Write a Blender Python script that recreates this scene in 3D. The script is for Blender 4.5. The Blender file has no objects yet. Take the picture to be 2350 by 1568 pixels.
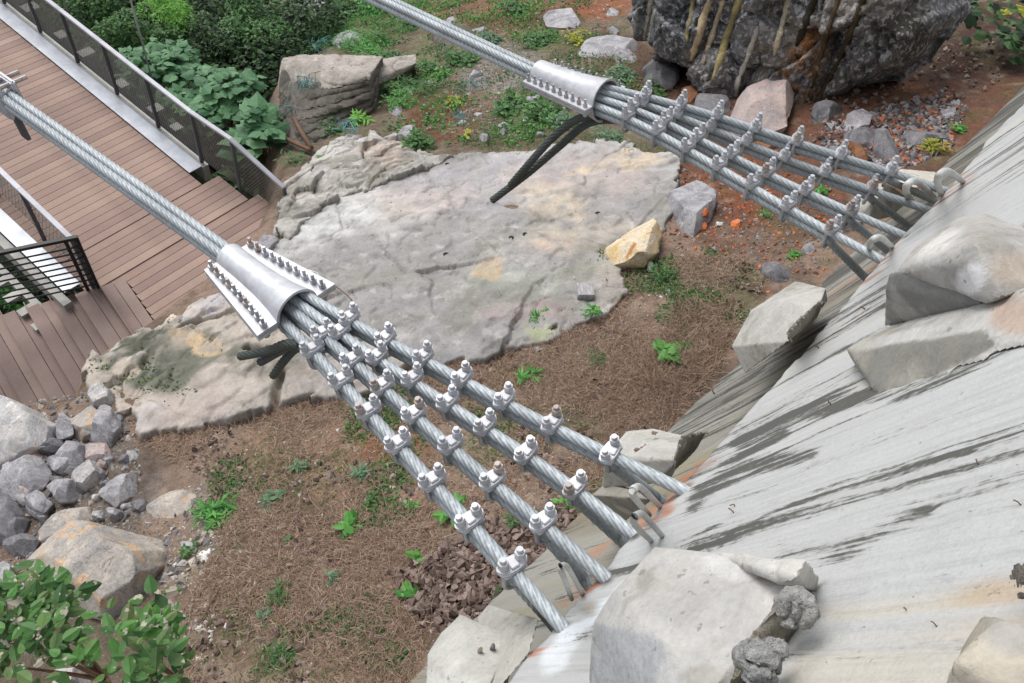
import bpy, bmesh, math, random
import numpy as np
from mathutils import Vector, Matrix
random.seed(7); rng = np.random.default_rng(11)
S = bpy.context.scene; COL = S.collection
# ------------------------------------------------------------ camera, sky, sun, exposure
F = 1828.; CX, CY = 1175., 784.                 # focal length and centre in the 2350 px measure used below
down = np.array([-315, 1300, F]); down /= np.linalg.norm(down)
up_c = -down; fwd = np.array([0, 0, 1.]); Yc = fwd - fwd @ up_c * up_c; Yc /= np.linalg.norm(Yc); Xc = np.cross(Yc, up_c)
R = np.array([Xc, Yc, up_c]); CAM = np.array([0, 0, 6.25])
cd = bpy.data.cameras.new('camera'); cam = bpy.data.objects.new('camera', cd); COL.objects.link(cam); S.camera = cam
cd.sensor_width = 36; cd.lens = F*36/2350; cd.clip_start = .05; cd.clip_end = 500
cx, cy, cz = R[:, 0], -R[:, 1], -R[:, 2]
cam.matrix_world = Matrix(((cx[0], cy[0], cz[0], 0), (cx[1], cy[1], cz[1], 0), (cx[2], cy[2], cz[2], 6.25), (0, 0, 0, 1)))
SUN_EL, SUN_AZ = math.radians(50), math.radians(-52)
w = bpy.data.worlds.new('World'); S.world = w; w.use_nodes = True; nt = w.node_tree
sky = nt.nodes.new('ShaderNodeTexSky'); sky.sky_type = 'NISHITA'; sky.sun_disc = False
sky.sun_elevation = SUN_EL; sky.sun_rotation = SUN_AZ
hs = nt.nodes.new('ShaderNodeHueSaturation'); hs.inputs['Saturation'].default_value = .22
nt.links.new(sky.outputs[0], hs.inputs['Color']); nt.links.new(hs.outputs[0], nt.nodes['Background'].inputs[0])
nt.nodes['Background'].inputs[1].default_value = .15
ld = bpy.data.lights.new('sun', 'SUN'); ld.energy = 1.9; ld.angle = math.radians(34); ld.color = (1, .97, .93)
lo = bpy.data.objects.new('sun', ld); COL.objects.link(lo)
sd_ = Vector((math.sin(SUN_AZ)*math.cos(SUN_EL), math.cos(SUN_AZ)*math.cos(SUN_EL), math.sin(SUN_EL)))
lo.rotation_euler = sd_.to_track_quat('Z', 'Y').to_euler()
S.view_settings.view_transform = 'Standard'; S.view_settings.look = 'None'; S.view_settings.gamma = 1; S.view_settings.exposure = .40
# ------------------------------------------------------------ geometry of the place
def ray(x, y): return R @ np.array([x-CX, y-CY, F])
def P(x, y, z): d = ray(x, y); return CAM + d*(z-CAM[2])/d[2]              # on the level z
def D(x, y, dep): return CAM + ray(x, y)*dep/F                            # at a depth
def px(v):
    c = (v-CAM) @ R; return np.stack([CX+F*c[:, 0]/c[:, 2], CY+F*c[:, 1]/c[:, 2]], 1)
hh = np.array([.5525, .8337, 0]); hh /= np.linalg.norm(hh); nn = np.array([-hh[1], hh[0], 0]); zz = np.array([0, 0, 1.])
B0 = P(1540, 985, 0)
def unit(v): v = np.array(v, float); return v/np.linalg.norm(v)
class Frame:                                                              # a plane of the place, points lifted off it along 'lift'
    def __init__(s, o, e1, e2, lift=None):
        s.o, s.e1, s.e2 = np.array(o, float), unit(e1), unit(e2); s.n = np.cross(s.e1, s.e2); s.n /= np.linalg.norm(s.n)
        s.lift = s.n if lift is None else np.array(lift, float)
    def __call__(s, x, y, k=0):
        d = ray(x, y); o = s.o + s.lift*k; return CAM + d*((s.n @ (o-CAM))/(s.n @ d))
    def ab(s, x, y, k=0): p = s(x, y, k)-s.o; return np.array([p @ s.e1, p @ s.e2])
    def at(s, a, b, k=0): return s.o + s.e1*a + s.e2*b + s.lift*k
SL = .45; TH = math.radians(16)
T = Frame(B0, hh, unit(nn - zz*SL), zz)
if T.n[2] < 0: T.n = -T.n
W = Frame(B0, hh, unit(zz*math.cos(TH) - nn*math.sin(TH)))
if W.n @ nn < 0: W.n = -W.n
W.lift = W.n
# ------------------------------------------------------------ noise
def _h(i, j, k, s):
    n = (i*374761393 + j*668265263 + k*1103515245 + s*974634777) & 0x7fffffff
    n = ((n ^ (n >> 13))*1274126177) & 0x7fffffff; n = ((n ^ (n >> 15))*668265263) & 0x7fffffff
    return ((n ^ (n >> 16)) & 0xffff)/65535.*2-1
def vn(p, seed=0):
    i = np.floor(p).astype(np.int64); f = p-i; f = f*f*(3-2*f); r = 0
    for a in (0, 1):
        for b in (0, 1):
            for c in (0, 1):
                wt = (f[:, 0] if a else 1-f[:, 0])*(f[:, 1] if b else 1-f[:, 1])*(f[:, 2] if c else 1-f[:, 2])
                r = r + wt*_h(i[:, 0]+a, i[:, 1]+b, i[:, 2]+c, seed)
    return r
def fbm(p, s=1., o=4, seed=0):
    r = 0; a = 1; q = p*s
    for k in range(o): r = r + a*vn(q + 17.3*k, seed+k); a *= .5; q = q*2.03
    return r/1.9
def facet(p2, cell, seed, amp, tiltamp):                                   # broken rock: each block its own tilted plane
    r = np.random.default_rng(seed); lo_, hi = p2.min(0), p2.max(0); n = int(np.prod((hi-lo_)/cell))+4; c = r.uniform(lo_, hi, (n, 2)); h_ = r.uniform(-amp, amp, n); g = r.normal(size=(n, 2))*tiltamp
    best = np.full(len(p2), 1e9); sec = best.copy(); id_ = np.zeros(len(p2), int)
    for i in range(n):
        d = np.linalg.norm((p2-c[i])*[1, 1], axis=1); m = d < best; sec = np.where(m, best, np.minimum(sec, d)); id_ = np.where(m, i, id_); best = np.minimum(best, d)
    return h_[id_] + ((p2-c[id_])*g[id_]).sum(1), sec-best
def ss(x, a, b): t = np.clip((x-a)/(b-a), 0, 1); return t*t*(3-2*t)
def polysd(q, poly):                                                      # signed distance, positive inside
    poly = np.asarray(poly, float); d = np.full(len(q), 1e9); ins = np.zeros(len(q), bool)
    for a, b in zip(poly, np.roll(poly, -1, 0)):
        e = b-a; wv = q-a; t = np.clip(wv@e/(e@e+1e-12), 0, 1); d = np.minimum(d, np.linalg.norm(wv-t[:, None]*e, axis=1))
        c = ((a[1] <= q[:, 1]) & (b[1] > q[:, 1])) | ((b[1] <= q[:, 1]) & (a[1] > q[:, 1]))
        with np.errstate(divide='ignore', invalid='ignore'): xi = a[0] + (q[:, 1]-a[1])/(b[1]-a[1])*(b[0]-a[0])
        ins ^= c & (q[:, 0] < xi)
    return np.where(ins, d, -d)
def lin(c): c = np.array(c, float)/255; return np.where(c < .04045, c/12.92, ((c+.055)/1.055)**2.4)
# ------------------------------------------------------------ objects
def tag(o, label=None, cat=None, group=None, kind=None):
    for k, v in (('label', label), ('category', cat), ('group', group), ('kind', kind)):
        if v: o[k] = v
    return o
def empty(name, loc, label, cat, group=None):
    o = bpy.data.objects.new(name, None); o.empty_display_size = .1; COL.objects.link(o); o.location = Vector(loc); return tag(o, label, cat, group)
def mesh(verts, faces, mat=None, smooth=True, cols=None, sharp=None):
    me = bpy.data.meshes.new('m'); verts = np.asarray(verts, np.float32)
    if isinstance(faces, np.ndarray):
        n, k = faces.shape; me.vertices.add(len(verts)); me.vertices.foreach_set('co', verts.ravel())
        me.loops.add(n*k); me.loops.foreach_set('vertex_index', faces.astype(np.int32).ravel())
        me.polygons.add(n); me.polygons.foreach_set('loop_start', np.arange(0, n*k, k, dtype=np.int32))
        me.update(calc_edges=True)
    else: me.from_pydata([tuple(map(float, v)) for v in verts], [], [tuple(map(int, f)) for f in faces])
    if mat: me.materials.append(mat)
    me.polygons.foreach_set('use_smooth', [smooth]*len(me.polygons))
    if cols is not None:
        a = me.color_attributes.new('Col', 'FLOAT_COLOR', 'POINT'); c = np.ones((len(verts), 4), np.float32); c[:, :3] = cols; a.data.foreach_set('color', c.ravel())
    if sharp is not None: me.set_sharp_from_angle(angle=math.radians(sharp))
    return me
def obj(name, me, parent=None, inv=True):
    o = bpy.data.objects.new(name, me); COL.objects.link(o); me.name = name
    if parent:
        o.parent = parent
        if inv: o.matrix_parent_inverse = Matrix.Translation(parent.location).inverted()
    return o
class MB:                                                                 # collects simple solids
    def __init__(s): s.v = []; s.f = []
    def add(s, v, f): n = len(s.v); s.v += [tuple(map(float, q)) for q in v]; s.f += [tuple(i+n for i in q) for q in f]; return s
    def box(s, o, e1, e2, e3):                                            # o a corner, e* the edges
        o, e1, e2, e3 = map(lambda q: np.array(q, float), (o, e1, e2, e3))
        if np.cross(e1, e2) @ e3 < 0: e1, e2 = e2, e1
        return s.add([o, o+e1, o+e1+e2, o+e2, o+e3, o+e1+e3, o+e1+e2+e3, o+e2+e3], [(3, 2, 1, 0), (4, 5, 6, 7), (0, 1, 5, 4), (1, 2, 6, 5), (2, 3, 7, 6), (3, 0, 4, 7)])
    def tube(s, pts, r, n=8, caps=True, upv=None):
        pts = [np.array(p, float) for p in pts]; N = len(pts); prev = None; base = len(s.v); rr = r if hasattr(r, '__len__') else [r]*N
        for i, p in enumerate(pts):
            t = unit(pts[min(i+1, N-1)]-pts[max(i-1, 0)])
            if prev is None: a = np.cross(t, [0, 0, 1] if abs(t[2]) < .9 else [1, 0, 0])
            else: a = prev - (prev@t)*t
            a = unit(a); b = np.cross(t, a); prev = a
            for k in range(n):
                an = 2*math.pi*(k+.5)/n; s.v.append(tuple(p + rr[i]*(math.cos(an)*a + math.sin(an)*b)))
        for i in range(N-1):
            for k in range(n): q = base+i*n; s.f.append((q+k, q+(k+1) % n, q+n+(k+1) % n, q+n+k))
        if caps: s.f.append(tuple(base+k for k in range(n))[::-1]); s.f.append(tuple(base+(N-1)*n+k for k in range(n)))
        return s
    def prism(s, outline, z0, z1):
        n = len(outline); v = [(x, y, z0) for x, y in outline]+[(x, y, z1) for x, y in outline]
        return s.add(v, [tuple(range(n))[::-1], tuple(range(n, 2*n))]+[(i, (i+1) % n, n+(i+1) % n, n+i) for i in range(n)])
    def build(s, name, mat, parent=None, smooth=False, sharp=None, bevel=0):
        me = mesh(s.v, s.f, mat, smooth, sharp=sharp)
        if bevel:
            bm = bmesh.new(); bm.from_mesh(me); bmesh.ops.bevel(bm, geom=[e for e in bm.edges if e.calc_face_angle(0) > .5], offset=bevel, segments=2, affect='EDGES', clamp_overlap=True); bm.to_mesh(me); bm.free()
            me.polygons.foreach_set('use_smooth', [True]*len(me.polygons)); me.set_sharp_from_angle(angle=math.radians(40))
        return obj(name, me, parent)
# ------------------------------------------------------------ materials
def newmat(name, rough=.8, metal=0, spec=.5):
    m = bpy.data.materials.new(name); m.use_nodes = True; b = m.node_tree.nodes['Principled BSDF']
    b.inputs['Roughness'].default_value = rough; b.inputs['Metallic'].default_value = metal; b.inputs['Specular IOR Level'].default_value = spec
    return m, m.node_tree.nodes, m.node_tree.links, b
def noise_n(N, L, scale, detail=6, rough=.6, vec=None, dist=0):
    n = N.new('ShaderNodeTexNoise'); n.inputs['Scale'].default_value = scale; n.inputs['Detail'].default_value = detail; n.inputs['Roughness'].default_value = rough; n.inputs['Distortion'].default_value = dist
    if vec is not None: L.new(vec, n.inputs['Vector'])
    return n.outputs['Fac']
def ramp(N, L, fac, stops):
    r = N.new('ShaderNodeValToRGB'); e = r.color_ramp.elements
    while len(e) > 1: e.remove(e[-1])
    for i, (p, c) in enumerate(stops):
        q = e[0] if i == 0 else e.new(p); q.position = p; q.color = (*c, 1) if len(c) == 3 else c
    L.new(fac, r.inputs[0]); return r.outputs[0]
def mix(N, L, fac, a, b, mode='MIX'):
    m = N.new('ShaderNodeMix'); m.data_type = 'RGBA'; m.blend_type = mode
    for s, v in ((m.inputs['Factor'], fac), (m.inputs[6], a), (m.inputs[7], b)):
        if isinstance(v, (int, float)): s.default_value = v
        elif isinstance(v, tuple): s.default_value = (*v, 1)
        else: L.new(v, s)
    return m.outputs[2]
def bump(N, L, b, fac, strength, dist=.01, prev=None):
    n = N.new('ShaderNodeBump'); n.inputs['Strength'].default_value = strength; n.inputs['Distance'].default_value = dist; L.new(fac, n.inputs['Height'])
    if prev is not None: L.new(prev, n.inputs['Normal'])
    L.new(n.outputs[0], b.inputs['Normal']); return n.outputs[0]
G = lambda v: (v, v, v)
def coord(N): return N.new('ShaderNodeTexCoord').outputs['Object']
def attr_mat(name, fine, amt, bs, rough=.85, bd=.01, speck=None, cracks=None, coarse=4, camt=.3):
    m, N, L, b = newmat(name, rough, 0, .3); co = coord(N)
    a = N.new('ShaderNodeAttribute'); a.attribute_name = 'Col'; c = a.outputs['Color']
    nf = noise_n(N, L, fine, 8, .68, co); nc = noise_n(N, L, coarse, 6, .65, co, .6)
    c = mix(N, L, 1., c, ramp(N, L, nf, [(.25, G(1-amt)), (.5, G(1)), (.75, G(1+amt*.9))]), 'MULTIPLY')
    c = mix(N, L, 1., c, ramp(N, L, nc, [(.3, G(1-camt)), (.5, G(1)), (.72, G(1+camt))]), 'MULTIPLY')
    if speck: n2 = noise_n(N, L, speck[0], 3, .5, co); c = mix(N, L, ramp(N, L, n2, [(speck[1], G(0)), (speck[1]+.04, G(speck[3]))]), c, speck[2])
    p = bump(N, L, b, nc, min(1, bs), bd*3)
    if cracks:
        v = N.new('ShaderNodeTexVoronoi'); v.feature = 'DISTANCE_TO_EDGE'; v.inputs['Scale'].default_value = cracks[0]
        mp = N.new('ShaderNodeMapping'); mp.inputs['Scale'].default_value = cracks[1]; L.new(co, mp.inputs[0])
        dn = N.new('ShaderNodeTexNoise'); dn.inputs['Scale'].default_value = 3.; dn.inputs['Detail'].default_value = 5; L.new(mp.outputs[0], dn.inputs['Vector'])
        mx = mix(N, L, .12, mp.outputs[0], dn.outputs['Color']); L.new(mx, v.inputs['Vector'])
        cr = ramp(N, L, v.outputs['Distance'], [(0, G(0)), (cracks[2], G(1))]); c = mix(N, L, cr, mix(N, L, .55, c, (.04, .035, .03)), c)
        p = bump(N, L, b, cr, .5, bd*2, p)
    bump(N, L, b, nf, bs, bd, p); L.new(c, b.inputs['Base Color']); return m
M = {}
M['ground'] = attr_mat('soil_ground', 55, .45, .8, .95, .012, (70, .66, (.32, .29, .26), .8), coarse=9, camt=.35)
M['slab'] = attr_mat('weathered_limestone', 28, .2, .45, .85, .012, (60, .71, (.5, .48, .45), .6), coarse=3.2, camt=.22)
M['conc'] = attr_mat('cast_concrete', 60, .16, .55, .85, .006, (30, .66, (.2, .19, .17), .7), coarse=7, camt=.16)
M['rough_conc'] = attr_mat('rough_concrete', 75, .35, 1., .95, .02, coarse=14, camt=.3)
M['cliff'] = attr_mat('dark_cliff_rock', 22, .6, .9, .85, .03, (13, .54, (.40, .40, .41), .85), coarse=4, camt=.6)
def rock_mat(name, c1, c2, c3, tan=.62, moss=None, sc=3., rough=.8):
    m, N, L, b = newmat(name, rough, 0, .35); co = coord(N); oi = N.new('ShaderNodeObjectInfo')
    va = N.new('ShaderNodeVectorMath'); va.operation = 'ADD'; L.new(co, va.inputs[0]); sm = N.new('ShaderNodeVectorMath'); sm.operation = 'SCALE'; sm.inputs['Scale'].default_value = 37
    cmb = N.new('ShaderNodeCombineXYZ'); L.new(oi.outputs['Random'], cmb.inputs[0]); L.new(oi.outputs['Random'], cmb.inputs[2]); L.new(cmb.outputs[0], sm.inputs[0]); L.new(sm.outputs[0], va.inputs[1]); co = va.outputs[0]
    n1 = noise_n(N, L, sc, 8, .65, co, .8); n2 = noise_n(N, L, sc*.8+1, 5, .6, co, 1.2); n3 = noise_n(N, L, sc*14, 6, .7, co)
    lc = [tuple(lin(c)) for c in (c1, c2, c3)]
    c = mix(N, L, ramp(N, L, n1, [(.38, G(0)), (.62, G(1))]), lc[0], lc[1]); c = mix(N, L, ramp(N, L, n2, [(tan, G(0)), (tan+.09, G(1))]), c, lc[2])
    c = mix(N, L, 1., c, ramp(N, L, n3, [(.25, G(.62)), (.5, G(1)), (.8, G(1.4))]), 'MULTIPLY')
    n6 = noise_n(N, L, sc*1.3, 4, .55, co, 1.5); c = mix(N, L, ramp(N, L, n6, [(.488, G(0)), (.5, G(.7)), (.512, G(0))]), c, tuple(x*.35 for x in lc[0])); n7 = noise_n(N, L, sc*2.2, 5, .6, co, .6); c = mix(N, L, ramp(N, L, n7, [(.6, G(0)), (.68, G(.5))]), c, tuple(min(.75, x*1.5) for x in lc[1]))
    if moss: n4 = noise_n(N, L, 5, 6, .7, co); c = mix(N, L, ramp(N, L, n4, [(moss[0], G(0)), (moss[0]+.07, G(1))]), c, tuple(lin(moss[1])))
    p = bump(N, L, b, n1, .6, .03); bump(N, L, b, n3, .5, .008, p); L.new(c, b.inputs['Base Color']); return m
M['grey_rock'] = rock_mat('grey_limestone', (128, 126, 130), (172, 170, 172), (186, 160, 132), .66, (.68, (96, 104, 70)))
M['pale_rock'] = rock_mat('pale_limestone', (152, 150, 150), (186, 183, 181), (198, 172, 146), .6)
M['tan_rock'] = rock_mat('tan_limestone', (146, 142, 139), (180, 170, 158), (192, 158, 124), .57)
M['ochre_rock'] = rock_mat('ochre_boulder', (205, 195, 178), (196, 168, 120), (168, 122, 70), .56)
M['dark_rock'] = rock_mat('dark_slate_rock', (92, 91, 95), (128, 126, 128), (130, 108, 98), .66)
M['rust_rock'] = rock_mat('rust_brown_stone', (110, 76, 54), (140, 96, 62), (90, 70, 58), .6)
M['orange_stone'] = rock_mat('orange_stone', (176, 96, 56), (196, 116, 74), (150, 84, 54), .6)
M['pink_rock'] = rock_mat('pink_grey_rock', (158, 150, 150), (178, 160, 154), (172, 134, 118), .6)
M['strata_rock'] = rock_mat('layered_brown_rock', (122, 112, 100), (150, 140, 130), (104, 92, 74), .55, (.62, (70, 74, 48)))
M['white_stone'] = rock_mat('white_stone', (206, 204, 198), (220, 218, 212), (200, 186, 166), .7)
def metal(name, col, rough, amt=.15, rust=None, metallic=.35, nscale=30):
    m, N, L, b = newmat(name, rough, metallic, .5); co = coord(N); n = noise_n(N, L, nscale, 6, .6, co)
    c = mix(N, L, 1., tuple(lin(col)), ramp(N, L, n, [(.3, G(1-amt)), (.7, G(1+amt))]), 'MULTIPLY')
    oi_ = N.new('ShaderNodeObjectInfo'); c = mix(N, L, 1., c, ramp(N, L, oi_.outputs['Random'], [(0, G(.86)), (1, G(1.08))]), 'MULTIPLY'); nl_ = noise_n(N, L, 4, 5, .65, co); c = mix(N, L, 1., c, ramp(N, L, nl_, [(.35, G(.84)), (.6, G(1.04))]), 'MULTIPLY')
    if rust: n2 = noise_n(N, L, rust[0], 5, .7, co); c = mix(N, L, ramp(N, L, n2, [(rust[1], G(0)), (rust[1]+.06, G(1))]), c, tuple(lin((148, 96, 74))))
    L.new(c, b.inputs['Base Color']); bump(N, L, b, n, .25, .003); return m
M['silver'] = metal('silver_painted_casting', (196, 197, 202), .45, .14, None, .25, 18)
M['nut'] = metal('galvanised_nut', (176, 176, 180), .4, .18, (26, .7), .45)
M['rust_nut'] = metal('rust_spotted_nut', (176, 168, 164), .55, .2, (40, .55), .2)
M['rope'] = metal('galvanised_wire_rope', (164, 171, 175), .5, .22, None, .2, 60)
M['dark_rope'] = metal('weathered_dark_rope', (78, 84, 82), .6, .25, None, .25, 60)
M['post'] = metal('dark_grey_post', (88, 88, 94), .6, .12, None, .1)
M['rail'] = metal('light_grey_rail', (176, 176, 184), .5, .06, None, .1)
M['kick'] = metal('pale_metal_plate', (200, 204, 212), .45, .06, None, .2, 5)
M['wire'] = metal('steel_mesh_wire', (128, 126, 120), .5, .1)
M['black'] = metal('black_painted_steel', (34, 36, 38), .5, .2)
M['hook'] = metal('painted_bar_hook', (190, 190, 186), .6, .1, (14, .66), .05)
M['beam'] = metal('white_bridge_beam', (168, 166, 160), .6, .12, (6, .68), .05)
M['pit'] = metal('pit_shade', (44, 42, 38), .9, .1, None, 0)  # dark colour stands in for the shade inside the drill holes
def board_mat(nm_, kk):
    m, N, L, b = newmat(nm_, .75, 0, .3); oi = N.new('ShaderNodeObjectInfo'); co = coord(N)
    mp = N.new('ShaderNodeMapping'); mp.inputs['Scale'].default_value = (3, 3, 3); L.new(co, mp.inputs[0])
    c = ramp(N, L, oi.outputs['Random'], [(0, tuple(lin((144, 121, 112)))), (.5, tuple(lin((156, 132, 121)))), (1, tuple(lin((166, 142, 129))))])
    n = noise_n(N, L, 1.2, 6, .6, co); n2 = noise_n(N, L, 90, 4, .6, co)
    c = mix(N, L, 1., c, ramp(N, L, n, [(.3, G(.8)), (.7, G(1.18))]), 'MULTIPLY'); c = mix(N, L, 1., c, ramp(N, L, n2, [(.2, G(.75)), (.8, G(1.25))]), 'MULTIPLY')
    c = mix(N, L, 1., c, (kk*kk**.2, kk, kk*kk**-.3), 'MULTIPLY'); L.new(c, b.inputs['Base Color']); bump(N, L, b, n2, .3, .003); return m
M['board'] = board_mat('brown_composite_board', 1.); M['tread'] = board_mat('grey_brown_tread_board', .8)
def leaf_mat(name, cols, rough=.55, trans=.25, holes=None):
    m, N, L, b = newmat(name, rough, 0, .35); g = N.new('ShaderNodeNewGeometry'); k = len(cols)
    c = ramp(N, L, g.outputs['Random Per Island'], [(i/(k-1), tuple(lin(q))) for i, q in enumerate(cols)])
    co = coord(N); n = noise_n(N, L, 25, 3, .5, co); c = mix(N, L, 1., c, ramp(N, L, n, [(.3, G(.82)), (.7, G(1.15))]), 'MULTIPLY')
    if holes: n2 = noise_n(N, L, holes[0], 3, .6, co); c = mix(N, L, ramp(N, L, n2, [(holes[1], G(0)), (holes[1]+.02, G(1))]), c, tuple(lin(holes[2])))
    L.new(c, b.inputs['Base Color'])
    if trans:
        t = N.new('ShaderNodeBsdfTranslucent'); L.new(c, t.inputs[0]); ms = N.new('ShaderNodeMixShader'); ms.inputs[0].default_value = trans
        L.new(b.outputs[0], ms.inputs[1]); L.new(t.outputs[0], ms.inputs[2]); L.new(ms.outputs[0], N['Material Output'].inputs[0])
    return m
M['lf_dark'] = leaf_mat('dark_forest_leaf', [(26, 42, 26), (42, 68, 38), (64, 96, 56), (96, 126, 76)])
M['lf_mid'] = leaf_mat('mid_green_leaf', [(56, 92, 50), (78, 120, 64), (104, 142, 82)])
M['lf_blue'] = leaf_mat('bluish_broad_leaf', [(62, 106, 70), (86, 134, 90), (118, 160, 114)])
M['lf_lime'] = leaf_mat('lime_green_leaf', [(96, 158, 56), (122, 184, 72), (140, 196, 90)])
M['lf_weed'] = leaf_mat('weed_leaf', [(60, 118, 50), (84, 150, 66), (110, 170, 84)])
M['lf_sage'] = leaf_mat('sage_weed_leaf', [(96, 130, 98), (120, 152, 116), (76, 112, 84)])
M['lf_yell'] = leaf_mat('yellowing_leaf', [(150, 160, 50), (176, 176, 60)])
M['lf_hole'] = leaf_mat('insect_eaten_leaf', [(50, 86, 44), (72, 114, 58), (96, 138, 78), (78, 130, 56), (112, 130, 80), (64, 102, 54)], holes=(11, .60, (186, 176, 160)))
M['dead'] = leaf_mat('dead_leaf', [(70, 56, 50), (112, 94, 86), (150, 132, 124), (88, 72, 64)], .8, 0)
M['straw'] = leaf_mat('dry_straw', [(112, 92, 76), (146, 122, 104), (180, 158, 136), (130, 102, 86), (156, 134, 122)], .85, 0)
M['moss'] = leaf_mat('low_green_moss', [(64, 78, 46), (84, 100, 56), (100, 120, 60)], .85, 0)
M['stem'] = metal('plant_stem', (96, 92, 60), .8, .2, None, 0)
M['twig'] = metal('dry_twig', (112, 86, 66), .85, .25, None, 0)
M['net'] = metal('torn_blue_net', (96, 150, 150), .8, .2, None, 0)
M['pebble'] = attr_mat('gravel', 40, .3, .4, .9, .004)
# ------------------------------------------------------------ painting of stains, soils and some shade on real surfaces
def paint(q, base, items, wob, wob2=None):                                # q: measured positions; items: (kind, data, colour, alpha, soft)
    c = np.tile(lin(base), (len(q), 1)) if not isinstance(base, np.ndarray) else base.copy()
    for it in items:
        kind, data, colr, al, soft = it; qq = q + wob
        if kind == 'e':
            x, y, rx, ry, an = data; ca, sa = math.cos(math.radians(an)), math.sin(math.radians(an)); d = qq-[x, y]
            u = (d[:, 0]*ca + d[:, 1]*sa)/rx; v = (-d[:, 0]*sa + d[:, 1]*ca)/ry; sd = (1-np.sqrt(u*u+v*v))*min(rx, ry)
        elif kind == 'l':
            pts, wd = data; pts = np.array(pts, float); sd = np.full(len(q), -1e9)
            for a, b in zip(pts[:-1], pts[1:]):
                e = b-a; wv = qq-a; t = np.clip(wv@e/(e@e), 0, 1); sd = np.maximum(sd, wd-np.linalg.norm(wv-t[:, None]*e, axis=1))
        else: sd = polysd(qq, data)
        m = ss(sd, -soft*.5, soft*.5)*al
        if wob2 is not None: m = m*wob2
        c = c*(1-m[:, None]) + lin(colr)*m[:, None]
    return c
def grid_faces(nu, nv):
    i = np.arange(nu-1)[:, None]*nv + np.arange(nv-1)[None, :]; i = i.ravel(); return np.stack([i, i+nv, i+nv+1, i+1], 1)
def wall_mat():
    m, N, L, b = newmat('run_off_streaked_concrete', .85, 0, .3); a = N.new('ShaderNodeAttribute'); a.attribute_name = 'Col'; w_ = N.new('ShaderNodeAttribute'); w_.attribute_name = 'Wuv'
    sp = N.new('ShaderNodeSeparateXYZ'); L.new(w_.outputs['Vector'], sp.inputs[0]); cb_ = N.new('ShaderNodeCombineXYZ'); L.new(sp.outputs[0], cb_.inputs[0]); L.new(sp.outputs[1], cb_.inputs[1])
    def an(su, sv, det, dist=0, off=0):
        mp = N.new('ShaderNodeMapping'); mp.inputs['Scale'].default_value = (su, sv, 1); mp.inputs['Location'].default_value = (off, off*.7, off); L.new(cb_.outputs[0], mp.inputs[0]); return noise_n(N, L, 1, det, .62, mp.outputs[0], dist)
    def math_(op, x, y):
        q = N.new('ShaderNodeMath'); q.operation = op
        for i, z in enumerate((x, y)):
            if isinstance(z, (int, float)): q.inputs[i].default_value = z
            else: L.new(z, q.inputs[i])
        return q.outputs[0]
    n0 = an(3.6, .28, 4, .2, 9); n1 = an(11, .32, 10, .25); n2 = an(42, 1.5, 8, 0, 3); n3 = an(90, 30, 4, 0, 5)
    t = math_('ADD', sp.outputs[2], math_('MULTIPLY', math_('SUBTRACT', n1, .5), 2.9)); t = math_('ADD', t, math_('MULTIPLY', math_('SUBTRACT', n2, .5), 1.7)); t = math_('ADD', t, math_('MULTIPLY', math_('SUBTRACT', n3, .5), .7)); t = math_('ADD', t, math_('MULTIPLY', math_('SUBTRACT', n0, .5), 1.6))
    c = a.outputs['Color']; c = mix(N, L, 1., c, ramp(N, L, n2, [(.3, G(.84)), (.5, G(1)), (.7, G(1.06))]), 'MULTIPLY')
    c = mix(N, L, ramp(N, L, t, [(.40, G(0)), (.62, G(.55))]), c, tuple(lin((146, 146, 143)))); c = mix(N, L, ramp(N, L, t, [(.56, G(0)), (.76, G(.95))]), c, tuple(lin((80, 80, 77))))
    co = coord(N); f1 = noise_n(N, L, 130, 5, .6, co); f2 = noise_n(N, L, 34, 4, .6, co); c = mix(N, L, 1., c, ramp(N, L, f1, [(.25, G(.88)), (.5, G(1)), (.8, G(1.08))]), 'MULTIPLY')
    c = mix(N, L, ramp(N, L, f2, [(.685, G(0)), (.71, G(.6))]), c, (.13, .12, .1)); L.new(c, b.inputs['Base Color'])
    p = bump(N, L, b, n2, .35, .012); p = bump(N, L, b, f1, .25, .004, p); bump(N, L, b, f2, .3, .01, p); return m
M['wall'] = wall_mat()
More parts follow.
